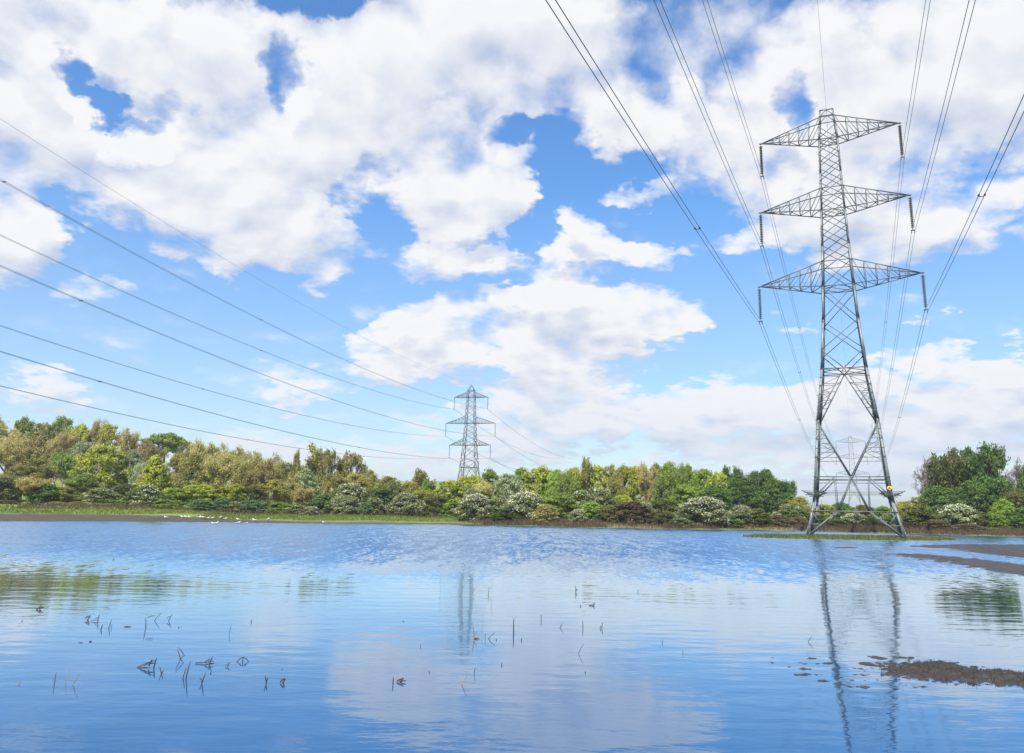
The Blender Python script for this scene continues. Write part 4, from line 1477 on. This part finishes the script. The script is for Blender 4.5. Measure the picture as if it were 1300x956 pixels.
STALKS = [
    (50, 774, 4, 4, 'small dark tuft in the water, leftmost of all the debris', [(-4, 1, 5, 3), (-3, 0, 2, 5)], 1.8),
    (111, 787, 5, 3, 'dark hooked stump left of a twig with a side branch', [(-3, 2, 3, 5)], 1.6),
    (124, 789, 9, 2, 'upright twig with a long side branch lying on the water', [(-8, 1, 2, 1), (-3, 3, 1, 5)], 1),
    (128, 799, 6, 2, 'short leaning stub right below the twig with a side branch', None, 1.2),
    (138, 797, 10, 3, 'thin stalk, the taller of a thin close pair', None, .8), (141, 797, 5, 1, 'thin stalk, the shorter of a thin close pair', None, .7),
    (161, 796, 1, 3, 'flat scrap of stalk floating between stalks', [(-4, 0, 5, .4)], 1.2),
    (185, 797, 13, 1, 'upright stalk whose tip folds over to the right', [(1, 12, 9, 14)], .9),
    (196, 788, 9, 7, 'thin stalk leaning right, making an arrowhead with its reflection', None, .8),
    (214, 788, 8, 4, 'bent twig with a knob, right of the arrowhead stalk', [(-2, 3, 2, 5)], 1.1),
    (227, 797, 1.5, 0, 'dark speck of stubble right of the bent twig', None, 1.3),
    (291, 805, 10, 1, 'straight lone thin stalk in open blue water', None, .8), (319, 790, 3, 0, 'tiny stub in open water right of the straight lone stalk', None, 1),
    (114, 815, 1.2, 1, 'dark crumb floating in front of the two thin stalks', [(-1, 0, 2, .5)], 1.8),
    (103, 816, .8, 1, 'flat thin scrap left of a dark crumb', [(-3, 0, 3, .4)], .9),
    (229, 837, 12, -4, 'curved stalk bowing to the right over a bright loop', [(0, 0, 4, 4), (4, 4, -4, 13)], 1),
    (195, 848, 12, 3, 'large folded stalk heap forming a triangle on the water', [(-20, 0, 2, 9), (-20, 0, 0, -.5), (-6, 2, -2, 10), (-12, 3, 1, 5)], 1.5),
    (205, 856, 8, -3, 'short curved stalk right of the triangular heap', [(0, 0, 3, 5)], 1.2),
    (236, 861, 20, 4, 'long slanting stalk, the tallest in the left shallows', [(-4, -1, -2, 11)], 1.6),
    (266, 843, 9, 3, 'crossed twigs with one long arm lying flat to the left', [(-17, 1, 5, 0), (-2, 3, 5, 3), (-6, 2, 3, 6)], 1.4),
    (267, 855, 2, 1, 'little stub under the crossed twigs', None, 1.5),
    (289, 846, 4, 2, 'small forked twig between crossed twigs and a looped one', [(-3, 1, 3, 4)], 1.3),
    (308, 840, 5, 0, 'looped twig making a diamond with its reflection', [(-7, 0, 0, 5), (0, 5, 7, 0)], 1.2),
    (256, 868, 12, 4, 'forked twig at the bottom right of the tallest left stalk', [(0, 2, -3, 6)], 1.5), (338, 868, 9, -2, 'upright bowed stub near the bottom, left one of two', [(0, 2, 2, 7)], 1.5),
    (359, 867, 5, 3, 'hooked dark stub near the bottom, right one of two', [(-3, 1, 2, 5)], 1.8), (358, 850, 1.2, 0, 'isolated dark dot above the hooked stub', None, 1.3),
    (69, 868, 13, 0, 'upright thin stalk at the bottom left', None, .9),
    (508, 866, 5, 3, 'dark crumbly clump near the bottom centre', [(-4, 1, 4, 4), (-1, 0, 7, 2)], 2.2), (499, 868, 8, 0, 'reddish stub left of the crumbly clump', None, 1.6),
    (545, 854, 2, 0, 'small stub in water below the reflection of the distant pylon', None, 1.2), (534, 821, 3, 0, 'faint short stalk left of the pylon reflection', None, .7),
    (602, 856, 8, 1, 'curved stalk standing below the forked reed', None, 1), (637, 845, 3, 0, 'short black stub right below the forked reed', None, 1.2),
    (616, 812, 7, 0, 'thin short stalk between the forked reed and an arrowhead stalk', None, .7), (620, 811, 8, 8, 'slanting stalk making an open arrowhead, right of the forked reed', None, 1),
    (630, 813, 2, 0, 'tiny stub right of the open arrowhead stalk', None, 1.4),
    (652, 803, 17, 0, 'tall thick upright stalk in the middle of the water', None, 1.3), (662, 813, 3, 0, 'short stub right of the tall thick stalk', None, 1.2),
    (687, 788, 7, 0, 'upright short stalk right of the tall thick one', None, 1), (711, 797, 5, 3, 'small arrowhead twig in the middle right water', None, 1),
    (740, 798, 9, 0, 'straight thin stalk, tallest of the three on the middle right', None, .9), (764, 798, 7, 1, 'bowed twig right of the straight thin stalk', [(-2, 0, -1, 3)], 1.2),
    (731, 752, 8, 0, 'farther hooked stalk above the middle right stalks', [(0, 1, 2, 4)], .9), (753, 769, 4, 2, 'black crumb with a point right of the hooked stalk', [(-5, 0, 2, 1)], 1.5),
    (737, 770, 2, 0, 'dot of stubble left of the black crumb', None, 1.2), (620, 755, 9, 1, 'faint far thin stalk beside the reflection of the distant pylon', None, .7),
    (734, 830, 12, 7, 'pale slanting stalk forming a wide arrowhead facing left', None, .9), (743, 854, 2, 0, 'stub below the pale slanting stalk', None, 1.2),
    (1026, 815, 7, 5, 'thin stalk forming an arrowhead facing left near the pylon reflection', None, .9),
    (867, 830, 4, 0, 'sparse thin stubble stalk left of the pylon reflection', None, .8), (841, 817, 4, 0, 'lone weak stubble stalk in the right middle water', None, .7),
    (512, 789, 1.2, 0, 'dark speck in the middle left water', None, 1.3), (144, 711, 1.5, 0, 'far dark speck on the ruffled water at the left', None, 1.3),
    (28, 789, 1.5, 0, 'faint bit of stubble at the far left', None, 1.1), (810, 752, 3, 0, 'faint far stub right of the hooked far stalk', None, .8),
]
for (x, y, h, ln, lab, ex, rd) in STALKS:
    stalk(x, y, h, ln, lab, 'stick', ex, rd)
stalk(602, 811, 16, -2, 'tan forked reed with a dark tangled foot', 'reed', [(0, 1, 7, 1), (-2, 0, 8, 0), (0, 3, 3, 9)], 1.3)
stalk(92, 870, 14, 8, 'tan reed leaning right at the bottom left', 'reed', [(0, 0, 5, 6)], .9)
stalk(83, 868, 16, 1, 'thin tan reed beside the leaning one', 'reed', None, .7)
stalk(586, 870, 13, 7, 'tan reed leaning right at the bottom middle', 'reed', None, 1)
stalk(24, 868, 4, 2, 'low tan reed stump at the bottom left corner', 'reed', [(0, 0, -3, 3)], 1)


# ------------------------------------------------------------------ sky
def azel(X, Y):
    r = ray(X, Y)
    return math.atan2(r[0], r[1]), math.asin(r[2] / math.sqrt(sum(q * q for q in r)))


# cloud masses: photo x, y, half width, half height, weight
BLOBS = [
    (90, 10, 290, 95, 1.3), (60, 150, 170, 90, 1.4), (210, 190, 150, 90, 1.3), (330, 185, 150, 80, 1.2), (340, 290, 120, 60, 1.3), (20, 265, 90, 70, 1.2),
    (400, 110, 140, 85, 1.4), (250, 60, 130, 65, 1.0), (520, 50, 180, 100, 1.4), (640, 100, 150, 110, 1.3), (600, 225, 105, 60, 1.3), (570, 310, 110, 48, 1.2), (440, 195, 120, 70, 1.0),
    (700, 40, 100, 70, .7), (130, 348, 60, 32, .7), (55, 485, 60, 20, .8), (340, 462, 90, 26, .45), (350, 485, 60, 16, .6), (330, 556, 80, 22, .7),
    (745, 308, 58, 40, 1.2), (730, 262, 40, 24, .8), (800, 318, 26, 30, .9), (670, 345, 40, 16, .7), (852, 318, 32, 14, .7), (850, 350, 26, 14, .6), (830, 236, 30, 17, .9),
    (645, 418, 150, 50, 1.6), (745, 408, 125, 50, 1.6), (815, 418, 60, 30, 1.2), (745, 365, 60, 32, 1.3), (525, 440, 90, 34, 1.4), (620, 465, 130, 34, .8), (700, 480, 90, 26, .9), (480, 470, 60, 30, .8),
    (1110, 50, 190, 75, 1.2), (1190, 140, 180, 90, 1.3), (1290, 50, 110, 90, 1.3), (955, 160, 95, 85, 1.2), (780, 150, 55, 50, .8), (845, 135, 50, 45, .8), (900, 200, 60, 50, .8),
    (1000, 235, 95, 60, 1.1), (1110, 235, 110, 55, 1.1), (1185, 290, 100, 44, 1.3), (940, 290, 70, 22, .8), (1265, 225, 60, 36, 1.0), (1030, 390, 34, 14, .7), (1000, 100, 60, 40, .8),
    (1240, 462, 110, 50, 1.6), (1300, 470, 90, 64, 1.6), (1120, 490, 130, 34, 1.0), (860, 510, 240, 40, 1.2), (810, 482, 60, 26, .8), (1000, 550, 440, 60, 1.4), (720, 545, 190, 40, 1.2), (480, 592, 260, 30, 1.0), (1200, 560, 170, 60, 1.4), (1390, 250, 90, 120, .9),
    (168, 120, 34, 24, -2.4), (100, 68, 36, 26, -1.8), (150, 90, 60, 26, -.9), (400, 10, 46, 34, -2.2), (205, 150, 30, 16, -1.6), (120, 100, 22, 14, -1.4), (228, 118, 44, 28, -1.2), (345, 98, 24, 38, -1.3), (455, 6, 70, 20, -1.0), (478, 262, 36, 50, -1.5), (780, 362, 60, 16, -1.2), (660, 350, 60, 16, -1.0), (684, 285, 30, 50, -2.2), (700, 240, 24, 24, -1.5),
    (1012, 138, 30, 40, -1.6), (990, 200, 50, 20, -.9), (1225, 205, 80, 26, -.8), (1265, 180, 50, 26, -.6), (760, 70, 60, 40, -.25), (850, 50, 130, 60, .55), (655, 178, 50, 14, -1.2), (600, 276, 60, 9, -1.1), (110, 252, 22, 14, -.6), (1240, 340, 120, 40, -.6), (900, 400, 60, 60, -.4), (722, 205, 44, 44, -1.3), (815, 210, 30, 30, -.8),
    (1060, 560, 60, 8, -.5), (1120, 330, 60, 20, -.4), (900, 330, 60, 40, -.3)

]

SUN_EL, SUN_AZ = 50.0, 205.0   # degrees; azimuth measured from +Y towards +X


def build_world():
    w = bpy.data.worlds.new('World')
    sc.world = w
    w.use_nodes = True
    g = bpy.data.node_groups.new('cloud_field', 'ShaderNodeTree')
    g.interface.new_socket('Dir', in_out='INPUT', socket_type='NodeSocketVector')
    g.interface.new_socket('Shift', in_out='INPUT', socket_type='NodeSocketVector')
    g.interface.new_socket('Field', in_out='OUTPUT', socket_type='NodeSocketFloat')
    t = NT(g)
    gi = t.n('NodeGroupInput')
    go = t.n('NodeGroupOutput')
    d = gi.outputs[0]
    x, y, z = t.sep(d)
    az = t.math('ARCTAN2', x, y)
    el = t.math('ARCSINE', z)
    p = t.vmath('ADD', t.comb(az, el, 0.0), gi.outputs[1])
    # the noise lives on the cloud deck: plane coordinates from the same shifted direction
    px, py, _ = t.sep(p)
    r = t.math('DIVIDE', 1.0, t.math('ADD', py, 0.22))
    q = t.comb(t.math('MULTIPLY', t.math('SINE', px), r), t.math('MULTIPLY', t.math('COSINE', px), r), 0.0)
    wn = t.noise(q, 1.7, 3, 0.5, out=1)
    warp = t.vmath('MULTIPLY', t.vmath('SUBTRACT', wn, (0.5, 0.5, 0.5)), (0.26, 0.17, 0.0))
    wn2 = t.noise(q, 7.0, 4, 0.55, out=1)
    warp2 = t.vmath('MULTIPLY', t.vmath('SUBTRACT', wn2, (0.5, 0.5, 0.5)), (0.11, 0.085, 0.0))
    wn3 = t.noise(q, 24.0, 4, 0.6, out=1)
    warp3 = t.vmath('MULTIPLY', t.vmath('SUBTRACT', wn3, (0.5, 0.5, 0.5)), (0.045, 0.035, 0.0))
    pw = t.vmath('ADD', t.vmath('ADD', t.vmath('ADD', p, warp), warp2), warp3)
    acc = 0.0
    neg = 0.0
    for (cx, cy, rx, ry, wt) in BLOBS:
        if wt < 0:
            rx, ry = rx * 1.05, ry * 1.05
        a0, e0 = azel(cx, cy)
        ra, re = abs(azel(cx + rx, cy)[0] - azel(cx - rx, cy)[0]) / 2, abs(azel(cx, cy - ry)[1] - azel(cx, cy + ry)[1]) / 2
        ra *= 1.15
        re *= 1.15
        v = t.vmath('MULTIPLY_ADD', pw, (1 / ra, 1 / re, 0), (-a0 / ra, -e0 / re, 0))
        dd = t.vmath('DOT_PRODUCT', v, v, out=1)
        f = t.math('SUBTRACT', 1.0, dd, clamp=True)
        if wt > 0:
            acc = t.math('MULTIPLY_ADD', f, wt, acc)
        else:
            neg = t.math('MULTIPLY_ADD', f, wt * 0.62, neg)
    acc = t.math('SUBTRACT', 1.0, t.math('POWER', 2.718, t.math('MULTIPLY', acc, -1.5)))   # soft shoulder
    acc = t.math('MULTIPLY', acc, 1.30)
    acc = t.math('ADD', acc, neg)
    acc = t.math('MAXIMUM', acc, -0.35)
    # elsewhere in the sky: broken cloud of its own
    away = t.mapr(t.math('ABSOLUTE', az), 0.75, 1.1, 0, 1)
    high = t.mapr(el, 0.70, 0.85, 0, 1)
    big = t.noise(q, 0.9, 2, 0.5)
    acc = t.math('ADD', acc, t.math('MULTIPLY', t.math('MAXIMUM', away, high), t.mapr(big, 0.35, 0.6, 0.0, 1.0)))
    n1 = t.noise(q, 3.8, 8, 0.52, 0.1)
    n2 = t.noise(q, 15.0, 6, 0.62)
    qw = t.vmath('ADD', q, t.vmath('MULTIPLY', t.vmath('SUBTRACT', wn2, (0.5, 0.5, 0.5)), (0.10, 0.10, 0.0)))
    v1 = t.n('ShaderNodeTexVoronoi', {'Vector': qw, 'Scale': 9.0, 'Smoothness': 0.6}, feature='SMOOTH_F1').outputs[0]
    v2 = t.n('ShaderNodeTexVoronoi', {'Vector': qw, 'Scale': 24.0, 'Smoothness': 0.5}, feature='SMOOTH_F1').outputs[0]
    f = t.math('ADD', t.math('SUBTRACT', acc, 0.36), t.math('MULTIPLY', t.math('SUBTRACT', n1, 0.5), 2.9))
    f = t.math('ADD', f, t.math('MULTIPLY', t.math('SUBTRACT', n2, 0.5), 0.7))
    f = t.math('ADD', f, t.math('MULTIPLY', t.math('SUBTRACT', 0.40, v1), 0.55))
    f = t.math('ADD', f, t.math('MULTIPLY', t.math('SUBTRACT', 0.40, v2), 0.22))
    t.t.links.new(f, go.inputs[0])

    t = NT(w.node_tree)
    tc = t.n('ShaderNodeTexCoord').outputs['Generated']
    sky = t.n('ShaderNodeTexSky', sky_type='NISHITA', sun_disc=False, sun_elevation=math.radians(SUN_EL), sun_rotation=math.radians(SUN_AZ),
              altitude=50.0, air_density=1.0, dust_density=0.6, ozone_density=2.2)
    dn = t.vmath('NORMALIZE', tc)
    A = t.n('ShaderNodeGroup')
    A.node_tree = g
    B = t.n('ShaderNodeGroup')
    B.node_tree = g
    for q, sh in ((A, (0, 0, 0)), (B, (-0.012, 0.030, 0))):
        t.t.links.new(dn, q.inputs[0])
        q.inputs[1].default_value = sh
    fa, fb = A.outputs[0], B.outputs[0]
    _, _, z = t.sep(dn)
    dens = t.mapr(fa, -0.42, 0.72, 0, 1, True)
    light = t.math('SUBTRACT', fa, fb)                      # falls off towards the sun = sunlit edge
    lit = t.mapr(light, -0.80, 0.34, 0, 1)
    thick = t.mapr(fa, 0.35, 1.15, 0, 1, True)
    lit = t.math('SUBTRACT', lit, t.math('MULTIPLY', thick, 0.10), clamp=True)
    cloud = t.mix(lit, rgb(*CLOUD_DARK), rgb(*CLOUD_WHITE))
    # distant cloud is dimmer and bluer seen through more air
    farf = t.mapr(z, 0.0, 0.18, 0.45, 0.0)
    cloud = t.mix(farf, cloud, rgb(*CLOUD_FAR))
    hor = t.mapr(z, -0.02, 0.30, 0.55, 0.0, True)
    hs = t.n('ShaderNodeHueSaturation', {'Hue': 0.503, 'Saturation': 1.30, 'Value': t.mapr(z, 0.0, 0.35, 0.66, 0.95), 'Color': sky.outputs[0]})
    bg_sky = t.n('ShaderNodeBackground', {'Color': hs.outputs[0], 'Strength': SKY_STRENGTH})
    hz = t.mapr(z, 0.0, 0.38, 0.50, 0.03)
    dn_ = t.math('MULTIPLY', dens, 0.98)
    fac = t.math('MAXIMUM', dn_, hz)
    share = t.math('DIVIDE', dn_, t.math('MAXIMUM', t.math('ADD', dn_, t.math('MULTIPLY', hz, t.math('SUBTRACT', 1.0, dn_))), 0.01), clamp=True)
    cloud = t.mix(share, rgb(*CLOUD_FAR), cloud)
    bg_cl = t.n('ShaderNodeBackground', {'Color': cloud, 'Strength': CLOUD_STRENGTH})
    up_ = t.mapr(z, -0.02, 0.0, 0, 1)
    fac = t.math('MULTIPLY', fac, up_)
    mx = t.n('ShaderNodeMixShader', {0: fac})
    t.t.links.new(bg_sky.outputs[0], mx.inputs[1])
    t.t.links.new(bg_cl.outputs[0], mx.inputs[2])
    o = t.n('ShaderNodeOutputWorld')
    t.t.links.new(mx.outputs[0], o.inputs[0])
    w.cycles.sampling_method = 'MANUAL'
    w.cycles.sample_map_resolution = 512


SKY_STRENGTH = 0.125
CLOUD_STRENGTH = 0.54
CLOUD_DARK = (0.58, 0.64, 0.79)
CLOUD_WHITE = (0.98, 0.97, 0.97)
CLOUD_FAR = (0.56, 0.71, 0.93)
build_world()

sl = bpy.data.lights.new('sun', 'SUN')
sl.energy = 5.0
sl.angle = math.radians(0.53)
sl.color = (1.0, 0.955, 0.88)
so = bpy.data.objects.new('sun', sl)
col.objects.link(so)
az, el = math.radians(SUN_AZ), math.radians(SUN_EL)
sd = Vector((math.sin(az) * math.cos(el), math.cos(az) * math.cos(el), math.sin(el)))
so.rotation_euler = (-sd).to_track_quat('-Z', 'Y').to_euler()
so.location = sd * 60

# ------------------------------------------------------------------ the air
hm = bpy.data.materials.new('haze')
hm.use_nodes = True
hn = NT(hm.node_tree)
pv = hn.n('ShaderNodeVolumePrincipled', {'Color': rgb(0.86, 0.92, 1.0), 'Density': 0.00028, 'Anisotropy': 0.3})
ho = hn.n('ShaderNodeOutputMaterial')
hm.node_tree.links.new(pv.outputs[0], ho.inputs['Volume'])
x0, x1, y0, y1, z0, z1 = -3600, 3600, -700, 6700, -2.6, 62.0
hb = mesh_np('haze', [(x0, y0, z0), (x1, y0, z0), (x1, y1, z0), (x0, y1, z0), (x0, y0, z1), (x1, y0, z1), (x1, y1, z1), (x0, y1, z1)],
             [(3, 2, 1, 0), (4, 5, 6, 7), (0, 1, 5, 4), (1, 2, 6, 5), (2, 3, 7, 6), (3, 0, 4, 7)], [hm])
tag(link('haze', hb), 'thin bluish haze in the air over the whole scene', kind='stuff')

# ------------------------------------------------------------------ camera
cd = bpy.data.cameras.new('camera')
cam = bpy.data.objects.new('camera', cd)
col.objects.link(cam)
sc.camera = cam
cd.sensor_width = 36.0
cd.lens = 36.0 * F_PX / 1300.0
cd.shift_y = -45.0 / 1300.0
cd.clip_start = 0.05
cd.clip_end = 20000
R = Vector((1, 0, 0))
U = Vector((0, -math.sin(TH), math.cos(TH)))
Fw = Vector((0, math.cos(TH), math.sin(TH)))
right = R * CR + U * SR
upv = -R * SR + U * CR
m = Matrix((right, upv, -Fw)).transposed().to_4x4()
m.translation = (0, 0, CAMZ)
cam.matrix_world = m

sc.view_settings.view_transform = 'Standard'
sc.view_settings.look = 'None'
sc.view_settings.exposure = 0.9
sc.view_settings.gamma = 1.0
sc.view_settings.use_curve_mapping = False
sc.cycles.max_bounces = 6
sc.cycles.transparent_max_bounces = 4
sc.cycles.diffuse_bounces = 3
sc.cycles.glossy_bounces = 3
sc.cycles.caustics_reflective = False
sc.cycles.use_denoising = True
sc.render.resolution_x, sc.render.resolution_y = 1024, 753
